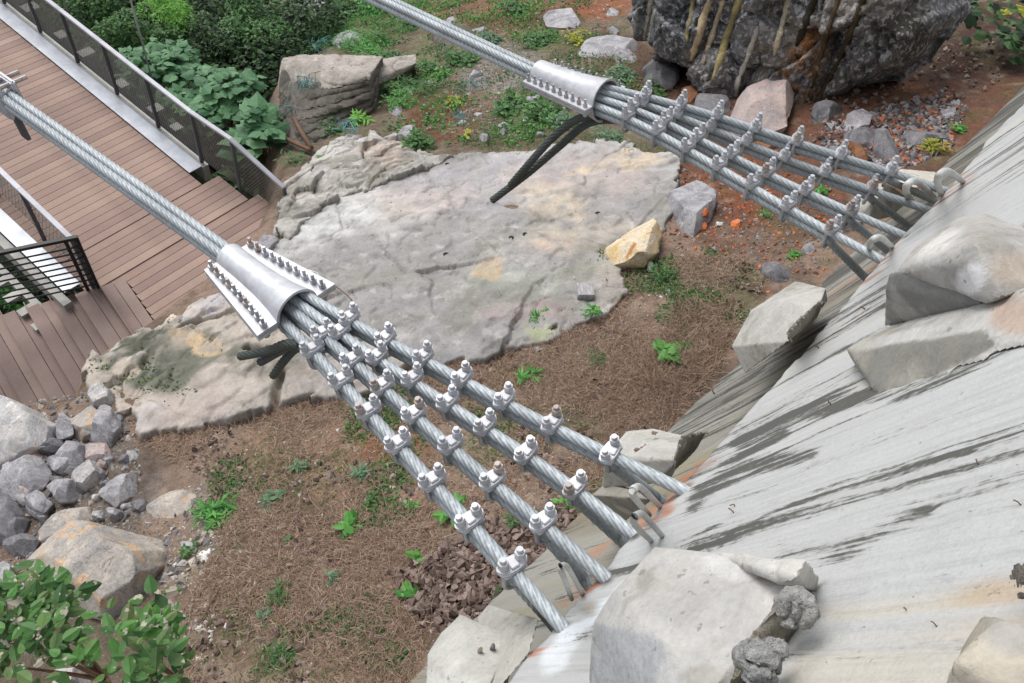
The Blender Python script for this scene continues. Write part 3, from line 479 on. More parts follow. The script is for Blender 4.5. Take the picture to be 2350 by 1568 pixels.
ROCKS = [
 ([(-40, 940), (0, 926), (60, 905), (125, 912), (140, 950), (168, 990), (120, 1040), (60, 1062), (-40, 1090)], .42, 'pale_rock', 'big pale grey boulder at the left edge of the rock pile below the stairs', {}),
 ([(157, 943), (195, 930), (232, 928), (238, 990), (205, 1010), (170, 1003)], .34, 'tan_rock', 'tan topped angular rock in the pile next to the mossy slab', {}),
 ([(238, 930), (262, 935), (272, 1000), (252, 1028), (208, 1017), (230, 985)], .3, 'grey_rock', 'grey wedge rock leaning against the right side of the tan topped rock', {}),
 ([(184, 908), (230, 884), (282, 930), (240, 938), (190, 930)], .18, 'pale_rock', 'flat pale rock at the foot of the stairs above the tan topped rock', {}),
 ([(127, 950), (147, 935), (172, 990), (154, 1017), (130, 998)], .3, 'grey_rock', 'narrow grey rock wedged between the big pale boulder and the tan topped rock', {}),
 ([(86, 1024), (113, 1000), (156, 1012), (142, 1036), (100, 1042)], .2, 'dark_rock', 'dark charcoal rock under the edge of the big pale boulder', {}),
 ([(263, 948), (294, 955), (291, 973), (267, 984)], .14, 'grey_rock', 'small grey stone in the gap beside the mossy slab corner', {}),
 ([(120, 1042), (140, 1030), (171, 1012), (193, 1026), (190, 1060), (150, 1072), (118, 1066)], .26, 'grey_rock', 'grey rock with a split top directly below the tan topped rock', {}),
 ([(191, 1026), (239, 1019), (255, 1046), (205, 1064)], .2, 'pink_rock', 'low pinkish grey rock below the leaning wedge rock', {}),
 ([(15, 1052), (68, 1038), (100, 1077), (94, 1118), (34, 1142), (3, 1131)], .34, 'grey_rock', 'large grey rock with a bright pointed face near the left picture edge', {}),
 ([(106, 1052), (165, 1046), (180, 1060), (133, 1085), (108, 1075)], .2, 'grey_rock', 'small grey rock behind the moss spotted rock', {}),
 ([(164, 1091), (219, 1058), (245, 1077), (219, 1117), (191, 1127)], .28, 'pale_rock', 'pale triangular rock in the middle of the rock pile', {}),
 ([(103, 1090), (154, 1096), (192, 1129), (150, 1165), (110, 1126)], .28, 'grey_rock', 'moss spotted grey rock in the middle of the rock pile', {}),
 ([(222, 1115), (301, 1089), (316, 1118), (263, 1158), (246, 1165), (226, 1138)], .26, 'grey_rock', 'oblong grey rock at the right end of the rock pile', {}),
 ([(49, 1148), (89, 1122), (115, 1159), (105, 1189), (65, 1186)], .27, 'grey_rock', 'squarish grey rock above the tan slab at the left', {}),
 ([(-30, 1150), (0, 1144), (38, 1137), (60, 1197), (50, 1226), (-30, 1242)], .34, 'dark_rock', 'dark grey block cut by the left picture edge', {}),
 ([(85, 1211), (137, 1181), (212, 1151), (221, 1180), (137, 1230), (96, 1240)], .16, 'tan_rock', 'long low orange-tan rock behind the largest boulder', {}),
 ([(12, 1238), (51, 1229), (87, 1238), (80, 1264), (18, 1275)], .2, 'dark_rock', 'lumpy dark rock left of the largest boulder', {}),
 ([(304, 1159), (400, 1130), (479, 1110), (494, 1122), (450, 1149), (453, 1170), (457, 1224), (325, 1199)], .07, 'tan_rock', 'flat cracked tan slab between the rock pile and the dry grass', dict(tilt=.1, top=.8)),
 ([(15, 1303), (137, 1236), (226, 1190), (301, 1209), (409, 1236), (398, 1300), (361, 1341), (344, 1397), (290, 1411), (137, 1380), (30, 1355)], .55, 'tan_rock', 'largest boulder with orange-tan top and dark right side above the leafy shrub', dict(top=.8, tilt=.12, ridge=[(60, 1310, .56), (226, 1205, .5), (350, 1240, .6), (290, 1330, .66), (200, 1370, .6)])),
 ([(408, 1238), (448, 1236), (453, 1272), (417, 1271)], .12, 'grey_rock', 'small grey stone touching the right tip of the largest boulder', {}),
 ([(456, 1265), (496, 1253), (480, 1298), (462, 1290)], .1, 'white_stone', 'thin pale triangular stone standing in the dry grass', {}),
 ([(330, 1440), (396, 1417), (402, 1460), (359, 1474)], .16, 'tan_rock', 'tan rock poking out right of the leafy shrub', {}),
 ([(-30, 1290), (0, 1285), (22, 1300), (20, 1350), (-30, 1370)], .3, 'grey_rock', 'grey rock cut by the picture edge left of the largest boulder', {}),
 ([(130, 1540), (180, 1525), (210, 1580), (120, 1600)], .3, 'pale_rock', 'pale rock showing between leaves at the bottom left corner', {}),
 ([(1530, 446), (1567, 424), (1602, 436), (1638, 453), (1631, 494), (1590, 530), (1571, 515), (1540, 474)], .22, 'grey_rock', 'grey flat topped block with an orange leaf on it beside the red soil', dict(top=.95, tilt=.12, fc=4)),
 ([(1397, 569), (1448, 532), (1496, 509), (1511, 546), (1508, 576), (1457, 623), (1441, 626), (1417, 600)], .36, 'ochre_rock', 'ochre and white angular boulder at the end of the broad slab', dict(fc=7)),
 ([(1506, 513), (1528, 528), (1518, 541), (1508, 538)], .1, 'ochre_rock', 'small yellowish stone behind the ochre boulder', {}),
 ([(1750, 614), (1772, 588), (1798, 593), (1826, 634), (1800, 648), (1779, 657)], .16, 'dark_rock', 'dark grey stone just above the upper concrete stub', {}),
 ([(1841, 569), (1865, 554), (1884, 566), (1868, 589), (1850, 584)], .1, 'grey_rock', 'split grey stone below the lowest rope of the far cable', {}),
 ([(1485, 603), (1504, 598), (1500, 626), (1488, 622)], .1, 'white_stone', 'pale rounded stone below the ochre boulder', {}),
 ([(1121, 509), (1134, 497), (1153, 523), (1128, 528)], .09, 'white_stone', 'cream coloured stone lying alone on the broad slab', {}),
 ([(1687, 262), (1700, 228), (1731, 205), (1772, 173), (1810, 202), (1828, 234), (1856, 261), (1816, 280), (1760, 298), (1700, 300)], .5, 'pink_rock', 'large pink and grey boulder at the foot of the dark drilled rock face', dict(top=.78, fc=8)),
 ([(1933, 269), (1974, 244), (2015, 272), (1992, 303), (1945, 289)], .24, 'grey_rock', 'grey rock on top of the dark tumbled slabs at the far right', {}),
 ([(1942, 293), (2008, 310), (2008, 340), (1971, 348), (1945, 320)], .2, 'dark_rock', 'dark rounded slab under the grey rock at the far right', {}),
 ([(1937, 304), (1951, 305), (2001, 367), (1989, 380), (1960, 350)], .2, 'rust_rock', 'rusty brown plank shaped stone leaning in the tumbled slabs', {}),
 ([(2001, 299), (2027, 288), (2060, 340), (2087, 383), (2068, 391), (2015, 340)], .2, 'dark_rock', 'long dark slab slanting down towards the rope ends', {}),
 ([(2036, 306), (2162, 292), (2199, 299), (2144, 333), (2059, 321)], .2, 'dark_rock', 'wide dark slab lying near the foot of the wall', {}),
 ([(1880, 350), (1920, 320), (1940, 350), (1930, 390), (1890, 385)], .2, 'dark_rock', 'dark stone half hidden behind the topmost far rope', {}),
 ([(1223, 22), (1280, 12), (1340, 12), (1362, 55), (1240, 84)], .16, 'grey_rock', 'pale grey tabletop rock in red soil near the top edge', dict(top=.92, tilt=.08)),
 ([(765, 89), (793, 66), (866, 82), (849, 103), (769, 118)], .2, 'grey_rock', 'flat greyish rock among weeds on top of the layered outcrop', {}),
 ([(666, 72), (690, 0), (700, -40), (775, -30), (770, 10), (745, 60), (711, 91)], .4, 'grey_rock', 'weathered grey rock at the top edge over the leafy hollow', {}),
 ([(1189, 219), (1268, 210), (1260, 234), (1200, 238)], .12, 'grey_rock', 'low gravelly rock left of the far cable collar', {}),
 ([(1380, 60), (1470, 100), (1460, 150), (1380, 160), (1330, 120)], .2, 'grey_rock', 'low grey rock in dry roots above the far cable collar', {}),
 ([(1475, 112), (1520, 103), (1578, 190), (1562, 215), (1490, 182)], .5, 'dark_rock', 'purplish grey rock standing at the left foot of the drilled face', {}),
 ([(1560, 200), (1600, 190), (1615, 235), (1560, 240)], .2, 'rust_rock', 'reddish stone in the cleft under the drilled face', {}),
 ([(570, 560), (615, 530), (650, 540), (620, 590), (575, 590)], .22, 'grey_rock', 'knobbly grey rock behind the near cable collar', {}),
 ([(1225, 797), (1240, 790), (1250, 798), (1235, 806)], .05, 'grey_rock', 'small grey stone at the lower end of the broad slab', {}),
 ([(1313, 920), (1330, 915), (1343, 925), (1322, 934)], .05, 'white_stone', 'flat cream stone in dry grass right of the near ropes', {}),
 ([(1675, 510), (1692, 503), (1706, 515), (1690, 525)], .07, 'orange_stone', 'largest orange stone in the rubble under the far ropes', {}),
 ([(1608, 512), (1620, 503), (1630, 515), (1622, 528), (1610, 525)], .07, 'orange_stone', 'orange stone at the foot of the grey flat topped block', {}),
 ([(1757, 668), (1766, 660), (1775, 667), (1765, 676)], .05, 'orange_stone', 'orange stone touching the upper concrete stub', {}),
 ([(1642, 508), (1668, 502), (1672, 510), (1650, 516)], .03, 'white_stone', 'thin pale flake of stone in the red rubble', {}),
 ([(1585, 525), (1595, 520), (1600, 535), (1590, 542)], .06, 'grey_rock', 'small grey stone under the flat topped block', {}),
 ([(1562, 583), (1569, 579), (1575, 587), (1567, 592)], .05, 'white_stone', 'bright white stone in dry grass right of the ochre boulder', {}),
 ([(1633, 618), (1641, 614), (1646, 621), (1638, 627)], .05, 'white_stone', 'bright white stone in dry grass midway to the dark grey stone', {}),
 ([(1528, 665), (1540, 661), (1547, 672), (1535, 677)], .05, 'grey_rock', 'round grey stone in dry grass below the ochre boulder', {}),
 ([(1506, 678), (1532, 677), (1530, 685), (1508, 685)], .03, 'white_stone', 'flat pale stone left of the round grey stone', {}),
 ([(1547, 695), (1556, 693), (1560, 702), (1548, 704)], .04, 'orange_stone', 'dull orange stone among dry grass right of the flat pale stone', {}),
 ([(600, 1170), (640, 1160), (650, 1172), (610, 1180)], .02, 'white_stone', 'pale stone flakes in dry grass below the sage rosette', {}),
 ([(893, 600), (902, 598), (906, 605), (896, 608)], .04, 'rust_rock', 'small dark red stone on the broad slab', {}),
 ([(859, 646), (867, 643), (872, 649), (863, 652)], .03, 'white_stone', 'tiny white stone on the broad slab right of the near collar', {}),
 ([(530, 1478), (560, 1464), (565, 1478), (535, 1492)], .04, 'ochre_rock', 'pale orange stone in the grass at lower left', {}),
 ([(640, 1200), (655, 1195), (660, 1208), (645, 1212)], .03, 'white_stone', 'single pale stone in dry grass left of the heart leaved weed', {}),
 ([(120, 790), (124, 789), (124, 792)], .01, 'white_stone', '', {}),
]
ROCKS = [r for r in ROCKS if r[3]]
for poly, h, mt, label, kw in ROCKS:
    if 900 < np.mean(poly, 0)[1] < 1250 and np.mean(poly, 0)[0] < 320: cq = np.mean(poly, 0); poly = [tuple(cq+(np.array(p_)-cq)*1.12) for p_ in poly]
    big = max(np.ptp(np.array(poly)[:, 0]), np.ptp(np.array(poly)[:, 1]))
    rock(poly, h, mt, label, 'boulder' if big > 110 else 'rock' if big > 32 else 'stone', 'boulder' if big > 110 else 'rock' if big > 32 else 'stone', **kw)
def outcrop(name, label, rim, foot, top, n, k_top, seed):
    r = np.random.default_rng(seed); e = empty(name, T(*rim[0]), label, 'rock outcrop')
    R0 = np.array([T(x, y, k_top) for x, y in rim]); F0 = np.array([T(x, y, 0) for x, y in foot]); back = top
    for i in range(n):
        t0, t1 = i/n, (i+1)/n; j = r.uniform(-.07, .05); pts = []
        for t in (t0+.006, t1-.004):
            row = R0*(1-t)+F0*t; row[:, 2] = R0[:, 2]*(1-t)+(F0[:, 2]-.1)*t; zt_ = row[:, 2].mean(); bk = [P(x, y, R0[:, 2].mean()) for x, y in back]; cen = np.mean(bk, 0)
            for p_ in row: o_ = p_-cen; o_[2] = 0; pts.append(p_ + unit(o_)*(j+r.normal()*.03))
            for b in bk: pts.append(np.array([b[0], b[1], zt_]))
        voxrock(pts, M['strata_top'] if i == 0 else M['strata_rock'], .028, .022, 3, 'rock_layer', e, seed=seed+i, facets=0)
    return e
M['strata_top'] = rock_mat('pale_layer_rock', (150, 142, 134), (176, 168, 160), (120, 108, 94), .58, (.66, (92, 98, 66)))
M['strata_rock'] = rock_mat('layered_brown_rock', (84, 79, 72), (112, 106, 98), (64, 60, 50), .55, (.6, (62, 66, 42)))
outcrop('rock_outcrop', 'thick layered brown rock outcrop at the edge of the leafy hollow', [(634, 192), (690, 196), (760, 190), (847, 172)], [(652, 330), (670, 360), (760, 320), (862, 262)], [(646, 128), (720, 122), (800, 124), (880, 128)], 8, .75, 300)
outcrop('rock_outcrop', 'second smaller layered rock right of the outcrop crack', [(862, 178), (905, 162), (952, 142)], [(866, 235), (915, 205), (955, 172)], [(880, 132), (955, 122)], 3, .42, 340)
rf = random.Random(21)
for i in range(34):                                                       # broken stone filling the pile
    while True:
        x, y = rf.uniform(0, 320), rf.uniform(925, 1240)
        if polysd(np.array([[x, y]]), [(0, 930), (280, 935), (330, 1060), (320, 1170), (220, 1190), (0, 1300)])[0] > 0: break
    r_ = rf.uniform(11, 22); n_ = rf.randint(5, 7); po = [(x+r_*rf.uniform(.75, 1.2)*math.cos(2*math.pi*k_/n_+.3), y+r_*rf.uniform(.65, 1.05)*math.sin(2*math.pi*k_/n_+.3)) for k_ in range(n_)]
    rock(po, rf.uniform(.10, .2), rf.choice(['grey_rock', 'grey_rock', 'dark_rock', 'pale_rock', 'pink_rock']), 'small broken grey stone filling a gap in the rock pile', 'stone', 'stone', group='broken stones filling the rock pile')
for i in range(26):                                                       # debris slope
    while True:
        x, y = rf.uniform(880, 1460), rf.uniform(0, 330)
        if polysd(np.array([[x, y]]), [(960, 60), (1100, 20), (1420, 20), (1470, 160), (1440, 250), (1330, 310), (960, 330), (900, 260)])[0] > 0: break
    r_ = rf.uniform(8, 24); n_ = rf.randint(4, 6); po = [(x+r_*rf.uniform(.8, 1.4)*math.cos(2*math.pi*k_/n_+.3), y+r_*rf.uniform(.4, .7)*math.sin(2*math.pi*k_/n_+.3)) for k_ in range(n_)]
    rock(po, rf.uniform(.05, .14), rf.choice(['grey_rock', 'grey_rock', 'pink_rock', 'pale_rock']), 'small loose grey rock half buried in the debris slope', 'stone', 'stone', group='loose rocks on the debris slope')
for po, h_, mt, lb in (([(960, 70), (1060, 50), (1110, 80), (1080, 110), (980, 115)], .16, 'strata_rock', 'weedy brown ledge under the far main cable'), ([(900, 300), (960, 285), (985, 320), (930, 335)], .12, 'grey_rock', 'low grey rock among weeds above the broad slab'),
    ([(1590, 215), (1640, 205), (1690, 250), (1670, 290), (1600, 275)], .3, 'dark_rock', 'dark jagged rock under the middle of the drilled face'), ([(1860, 250), (1920, 225), (1950, 250), (1890, 290)], .2, 'dark_rock', 'dark rock in the shade under the right part of the drilled face'), ([(1400, 110), (1440, 100), (1470, 140), (1430, 160)], .16, 'grey_rock', 'grey rock tangled in dry roots beside the drilled face'),
    ([(2150, 250), (2190, 235), (2205, 260), (2165, 275)], .1, 'grey_rock', 'flat grey stone near the wall at the far right'), ([(1700, 330), (1760, 300), (1800, 330), (1760, 350)], .08, 'rust_rock', 'low brown rock behind the topmost far rope'), ([(1900, 500), (1960, 480), (1990, 520), (1930, 540)], .12, 'grey_rock', 'grey stone between the lowest far ropes and the wall')):
    rock(po, h_, mt, lb, 'rock', 'rock')
def hit(x, y):
    bpy.context.view_layer.update(); d = unit(ray(x, y)); r_ = S.ray_cast(bpy.context.evaluated_depsgraph_get(), Vector(CAM), Vector(d)); return np.array(r_[1])
HOLES = [(1206, 538, 'the larger right one of a pair'), (1174, 546, 'the smaller left one of a pair'), (1024, 584, 'nearest the near collar'), (1027, 377, 'at the upper rim'), (1373, 490, 'furthest to the right')]
HP = [hit(x, y) for x, y, l in HOLES]; CH = hit(1343, 665)
# ribbed concrete chip
t = empty('concrete_chip', T(1343, 665, .1), 'grey ribbed concrete chip lying on the broad slab', 'concrete chip')
mb = MB(); a0, a1, a2 = T(1323, 650, .16), T(1360, 650, .16), T(1328, 678, .16); e1, e2 = a1-a0, a2-a0; mb.box(a0-zz*.1, e1, e2, zz*.1); mb.build('chip', M['grey_rock'], t, bevel=.008)
for i in range(5): MB().box(a0+e1*(i*.2+.02), e1*.09, e2, zz*.012).build('rib', M['pale_rock'], t, bevel=.002)
# ============================================================ CLIFF with drill-hole casts
va, vb = T(1480, 205), T(1870, 262); ch = unit([vb[0]-va[0], vb[1]-va[1], 0]); cn = np.array([ch[1], -ch[0], 0])
if cn @ (CAM-va) < 0: cn = -cn
V = Frame(va - zz*.1, ch, unit(zz*math.cos(.25) - cn*math.sin(.25))); V.n = V.n if V.n @ cn > 0 else -V.n; V.lift = V.n
def cliffstep(ab, p3):
    s = np.stack([p3[:, 0]*1.5 + p3[:, 1]*.25, p3[:, 1]*.5, 0*p3[:, 0]], 1); cr = np.abs(fbm(s, 1, 3, 91))
    f1, e1_ = facet(ab*[1.3, .8] + np.stack([fbm(p3, 1., 3, 81), fbm(p3, 1., 3, 82)], 1)*.3, .62, 8, .16, .35); f2, e2_ = facet(ab + .1*fbm(p3, 3, 3, 83)[:, None], .26, 9, .03, .25)
    return f1 + f2 - .12*(1-ss(e1_, 0, .08)) - .03*(1-ss(e2_, 0, .03)) + .04*fbm(p3, 8, 3, 19)
clf = empty('drilled_cliff', V.o, 'dark grey overhanging rock face with pale drill-hole casts at the top of the picture', 'cliff')
slab('cliff_face', V, [(1405, -90), (1395, 20), (1415, 90), (1460, 130), (1530, 180), (1580, 240), (1640, 262), (1700, 300), (1790, 285), (1850, 312), (1885, 290), (1940, 245), (2020, 200), (2100, 140), (2160, 60), (2150, -90)], .14, .035, M['cliff'], (112, 111, 113), [
 ('p', [(1860, -90), (2140, -90), (2140, 40), (2060, 160), (1900, 220), (1860, 150)], (104, 98, 88), .9, 40), ('e', (1850, 160, 50, 100, 15), (158, 122, 84), .9, 30), ('e', (1840, 120, 22, 60, 20), (176, 120, 70), .8, 20), ('e', (1780, 60, 60, 70, 15), (120, 112, 96), .8, 30),
 ('e', (1460, 40, 40, 60, 15), (128, 128, 130), .8, 30), ('e', (1720, 60, 30, 60, 15), (140, 140, 144), .7, 20), ('e', (1560, 50, 50, 70, 10), (84, 86, 90), .8, 30), ('e', (1660, 60, 40, 80, 20), (84, 86, 90), .6, 30), ('e', (1620, 150, 60, 60, 20), (120, 110, 100), .6, 30), ('e', (1760, 160, 60, 70, 20), (132, 122, 108), .7, 30), ('e', (1985, 100, 60, 60, 0), (104, 102, 104), .8, 30), ('e', (1990, 10, 100, 30, 0), (150, 140, 128), .7, 30), ('e', (2080, 80, 40, 60, 20), (70, 66, 54), .8, 30)],
 None, nz=(.10, .05), edge=.28, dip=.9, step=cliffstep, parent=clf)
RIBS = [([(1499, -20), (1475, 99)], 7, (170, 164, 150)), ([(1505, 20), (1488, 95)], 5, (160, 156, 146)), ([(1595, -20), (1574, 96)], 7, (134, 124, 108)), ([(1632, -20), (1588, 137)], 9, (168, 150, 122)), ([(1667, -20), (1615, 147)], 7, (160, 148, 126)), ([(1704, -20), (1636, 185)], 9, (140, 128, 106)),
 ([(1742, 60), (1690, 195), (1684, 255)], 7, (176, 172, 162)), ([(1817, -20), (1776, 126)], 8, (172, 162, 140)), ([(1878, -20), (1827, 106)], 8, (54, 50, 36)), ([(1930, -20), (1895, 85), (1862, 200)], 7, (90, 72, 50)), ([(1985, -10), (1945, 100), (1865, 255)], 8, (70, 60, 40))]
def flatmat(nm, c):
    c = tuple(min(235, int(x*(1.2 if x > 110 else 1.))) for x in c)
    return rock_mat(nm, tuple(int(x*.8) for x in c), c, tuple(min(255, int(x*1.15)) for x in c), .6, None, 6)
from mathutils.bvhtree import BVHTree
bpy.context.view_layer.update()
def bvh(o): return BVHTree.FromPolygons([o.matrix_world @ v_.co for v_ in o.data.vertices], [tuple(p_.vertices) for p_ in o.data.polygons])
cliffo = [c_ for c_ in clf.children][0]; cb = bvh(cliffo)
def onc(x, y, lift=.015):
    d = unit(ray(x, y)); h_ = cb.ray_cast(Vector(CAM), Vector(d))
    return None if h_[0] is None else np.array(h_[0]) + V.n*lift
for i, (ln, wd, cc) in enumerate(RIBS):
    pts = []; 
    for a, b in zip(ln[:-1], ln[1:]):
        for t_ in np.linspace(0, 1, 14, endpoint=False): pts.append(np.array(a)*(1-t_)+np.array(b)*t_)
    pts.append(np.array(ln[-1])); P3 = [onc(p[0]+random.uniform(-2, 2), p[1], .0) for p in pts]; P3 = [p_ for p_ in P3 if p_ is not None]
    if len(P3) < 3: continue
    P3 = np.array(P3); P3[1:-1] = (P3[:-2]+P3[1:-1]+P3[2:])/3
    dep = np.linalg.norm(P3[0]-CAM); r = wd*.9*dep/1900; P3 = list(P3)
    MB().tube(P3, [r*random.uniform(.7, 1.25)*(1 if j < len(P3)-2 else .6) for j in range(len(P3))], 8).build('drill_cast', flatmat('drill_cast_%s' % ('pale' if cc[0] > 110 else 'dark'), cc), clf, smooth=True)
# ============================================================ CONCRETE STUBS ON THE WALL
def stub(name, parts, label, cat='concrete block', group=None, vox=.008, amp=.0035):
    o0 = W(*parts[0][1][0][:3]); e = empty(name, o0, label, cat, group)
    for nm, pts, colf, rough in parts:
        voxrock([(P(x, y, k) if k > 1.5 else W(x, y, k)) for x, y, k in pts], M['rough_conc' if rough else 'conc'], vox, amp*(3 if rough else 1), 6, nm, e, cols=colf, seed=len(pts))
    return e
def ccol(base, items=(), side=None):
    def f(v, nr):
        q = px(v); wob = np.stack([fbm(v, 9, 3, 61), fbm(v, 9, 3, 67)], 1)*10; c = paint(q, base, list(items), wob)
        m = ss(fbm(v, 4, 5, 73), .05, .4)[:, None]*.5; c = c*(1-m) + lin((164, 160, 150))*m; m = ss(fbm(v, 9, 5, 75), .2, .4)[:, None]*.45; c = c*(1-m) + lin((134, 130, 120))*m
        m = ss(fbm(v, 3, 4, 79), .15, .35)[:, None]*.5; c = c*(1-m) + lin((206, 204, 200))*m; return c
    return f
stub('concrete_stub', [('block', [(1679, 796, 2.35), (1713, 765, 2.45), (1723, 712, 2.40), (1785, 690, 2.72), (1826, 645, 2.35), (1895, 662, .36), (1880, 705, .34), (1812, 782, .30), (1802, 752, 2.62), (1710, 858, .26), (1900, 690, .15), (1800, 700, .1)], ccol((176, 174, 169)), 0),
  ('rough_band', [(1880, 690, .42), (1897, 690, .28), (1860, 752, .28), (1815, 788, .28), (1802, 768, .5), (1850, 720, .48)], ccol((176, 172, 160)), 1)],
 'upper pale concrete stub sticking out below the ledge midway along the wall')
stub('concrete_stub', [('block', [(1435, 990, 2.60), (1500, 984, 2.65), (1570, 1000, .34), (1562, 1055, .33), (1500, 1110, 2.88), (1458, 1118, 2.72), (1383, 1117, 2.45), (1386, 1062, 2.66), (1451, 1047, 2.86), (1540, 1100, .1)], ccol((178, 176, 171)), 0),
  ('base', [(1359, 1136, 2.38), (1470, 1124, 2.62), (1500, 1146, .3), (1420, 1210, .1), (1335, 1170, 1.9), (1390, 1110, 2.4)], ccol((150, 146, 138)), 0),
  ('rough_band', [(1566, 995, .45), (1630, 985, .28), (1600, 1030, .27), (1550, 1080, .28), (1545, 1050, .42)], ccol((168, 160, 146)), 1)],
 'middle concrete stub with dead leaves on it behind the near ropes')
stub('concrete_stub', [('block', [(1056, 1410, 2.92), (1180, 1460, 3.10), (1128, 1546, 3.26), (1100, 1620, 3.38), (1030, 1640, 3.2), (979, 1570, 3.0), (981, 1501, 2.96), (1010, 1455, 2.92), (1180, 1500, .1), (985, 1620, 2.4), (1150, 1640, .1)], ccol((178, 177, 171)), 0),
  ('base', [(1121, 1386, 2.72), (1237, 1421, .31), (1215, 1500, .29), (1130, 1600, .26), (1094, 1416, 2.6), (1200, 1480, .05)], ccol((172, 170, 162)), 0)],
 'lowest concrete stub with two pebbles on it at the bottom of the picture')
GF = (158, 158, 160)
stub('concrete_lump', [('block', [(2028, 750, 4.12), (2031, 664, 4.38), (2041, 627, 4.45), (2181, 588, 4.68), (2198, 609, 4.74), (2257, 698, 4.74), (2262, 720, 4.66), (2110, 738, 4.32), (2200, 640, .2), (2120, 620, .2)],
   ccol((172, 170, 170), [('p', [(2031, 632), (2184, 588), (2262, 700), (2255, 720), (2028, 755)], (128, 128, 127), .9, 6)]), 0),  # side face darker: its shade is painted into the concrete colour
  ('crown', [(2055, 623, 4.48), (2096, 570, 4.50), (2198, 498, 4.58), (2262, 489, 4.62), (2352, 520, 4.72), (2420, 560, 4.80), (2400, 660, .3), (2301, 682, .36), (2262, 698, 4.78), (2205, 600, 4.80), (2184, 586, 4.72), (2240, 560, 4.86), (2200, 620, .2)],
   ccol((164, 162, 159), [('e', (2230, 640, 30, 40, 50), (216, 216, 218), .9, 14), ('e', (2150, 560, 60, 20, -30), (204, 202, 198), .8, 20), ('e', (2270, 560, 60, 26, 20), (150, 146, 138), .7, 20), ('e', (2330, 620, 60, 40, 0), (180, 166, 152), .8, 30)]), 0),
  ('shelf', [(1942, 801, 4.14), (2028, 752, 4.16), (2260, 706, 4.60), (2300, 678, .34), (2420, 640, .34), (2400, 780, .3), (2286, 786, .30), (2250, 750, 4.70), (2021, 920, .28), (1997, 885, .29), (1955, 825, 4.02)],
   ccol((180, 179, 176), [('e', (2340, 720, 70, 46, -10), (178, 158, 144), .9, 20), ('l', ([(1990, 775), (2150, 740)], 4), (140, 138, 132), .6, 6), ('p', [(1945, 808), (2253, 756), (2290, 790), (2021, 925)], (112, 111, 104), .85, 6)]), 0)],  # underside polygon: algae stain together with painted-in shade
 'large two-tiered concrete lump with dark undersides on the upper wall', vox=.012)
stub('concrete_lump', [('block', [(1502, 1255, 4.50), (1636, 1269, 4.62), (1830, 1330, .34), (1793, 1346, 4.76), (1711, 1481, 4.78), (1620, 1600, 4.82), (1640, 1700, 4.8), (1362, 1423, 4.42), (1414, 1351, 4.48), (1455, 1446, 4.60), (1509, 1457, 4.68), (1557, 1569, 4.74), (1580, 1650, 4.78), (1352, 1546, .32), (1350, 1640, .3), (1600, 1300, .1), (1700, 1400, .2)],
   ccol((174, 172, 169), [('p', [(1362, 1428), (1455, 1450), (1512, 1462), (1560, 1572), (1570, 1640), (1345, 1640)], (158, 160, 163), .9, 5), ('e', (1480, 1340, 90, 10, 10), (170, 166, 158), .6, 8), ('e', (1680, 1300, 60, 26, 20), (200, 199, 197), .6, 30)]), 0),  # last pale ellipse is a painted highlight
  ('flank', [(1600, 1262, .40), (1851, 1284, .40), (1885, 1320, .31), (1870, 1360, .29), (1824, 1326, .40), (1793, 1346, .38), (1700, 1300, .2)], ccol((188, 186, 182), [('e', (1880, 1330, 30, 30, 0), (130, 124, 108), .8, 12)]), 0),
  ('rough_band', [(1800, 1345, .38), (1878, 1345, .3), (1885, 1390, .28), (1830, 1470, .27), (1700, 1600, .27), (1650, 1600, .34), (1711, 1481, .36)], ccol((168, 160, 144)), 1)],
 'biggest pale concrete lump at the bottom of the wall with a smooth grey front', vox=.0075)
for (x, y, rx, ry), lb in zip([(1827, 1399, 40, 42), (1738, 1520, 44, 46), (1777, 1484, 26, 28)], ['upper rough aggregate nodule on the edge of the biggest concrete lump', 'lower rough aggregate nodule on the edge of the biggest concrete lump', 'small rough nodule squeezed between two bigger ones']):
    cn_ = W(x, y, .36); rr_ = rx*1.25*((cn_-CAM)@R[:, 2])/F; rs_ = np.random.default_rng(int(x)); pts = [cn_ + unit(rs_.normal(size=3))*rr_*rs_.uniform(.9, 1.05) for _ in range(60)]; tag(voxrock(pts, M['rough_conc'], .005, .012, 30, 'concrete_nodule', cols=ccol((182, 182, 180))), lb, 'concrete nodule')
stub('concrete_lump', [('block', [(2255, 1408, .30), (2290, 1412, .36), (2400, 1450, .34), (2450, 1650, .3), (2150, 1650, .3), (2190, 1520, .36), (2180, 1540, .24)], ccol((182, 174, 160), [('e', (2320, 1450, 60, 50, 0), (158, 156, 152), .8, 30)]), 0)],
 'tan and grey concrete lump in the bottom right corner', vox=.01)
stub('concrete_lump', [('block', [(2320, 1290, .34), (2400, 1260, .4), (2420, 1370, .4), (2345, 1370, .34), (2310, 1340, .3)], ccol((150, 144, 134)), 1)], 'rough dark-edged concrete knob on the right picture edge', vox=.008)
stub('concrete_stub', [('block', [(2036, 408, 2.5), (2068, 388, 2.5), (2146, 395, .32), (2160, 412, .3), (2100, 432, 2.75), (2120, 410, .1)], ccol((190, 184, 174)), 0)], 'pale concrete piece behind the topmost far rope end')
stub('concrete_stub', [('block', [(1960, 470, 2.35), (1995, 424, 2.4), (2033, 419, 2.55), (2090, 460, .3), (2040, 500, .3), (1986, 510, 2.5), (2060, 460, .1)], ccol((182, 178, 170)), 0)], 'pale concrete block between the far rope ends')
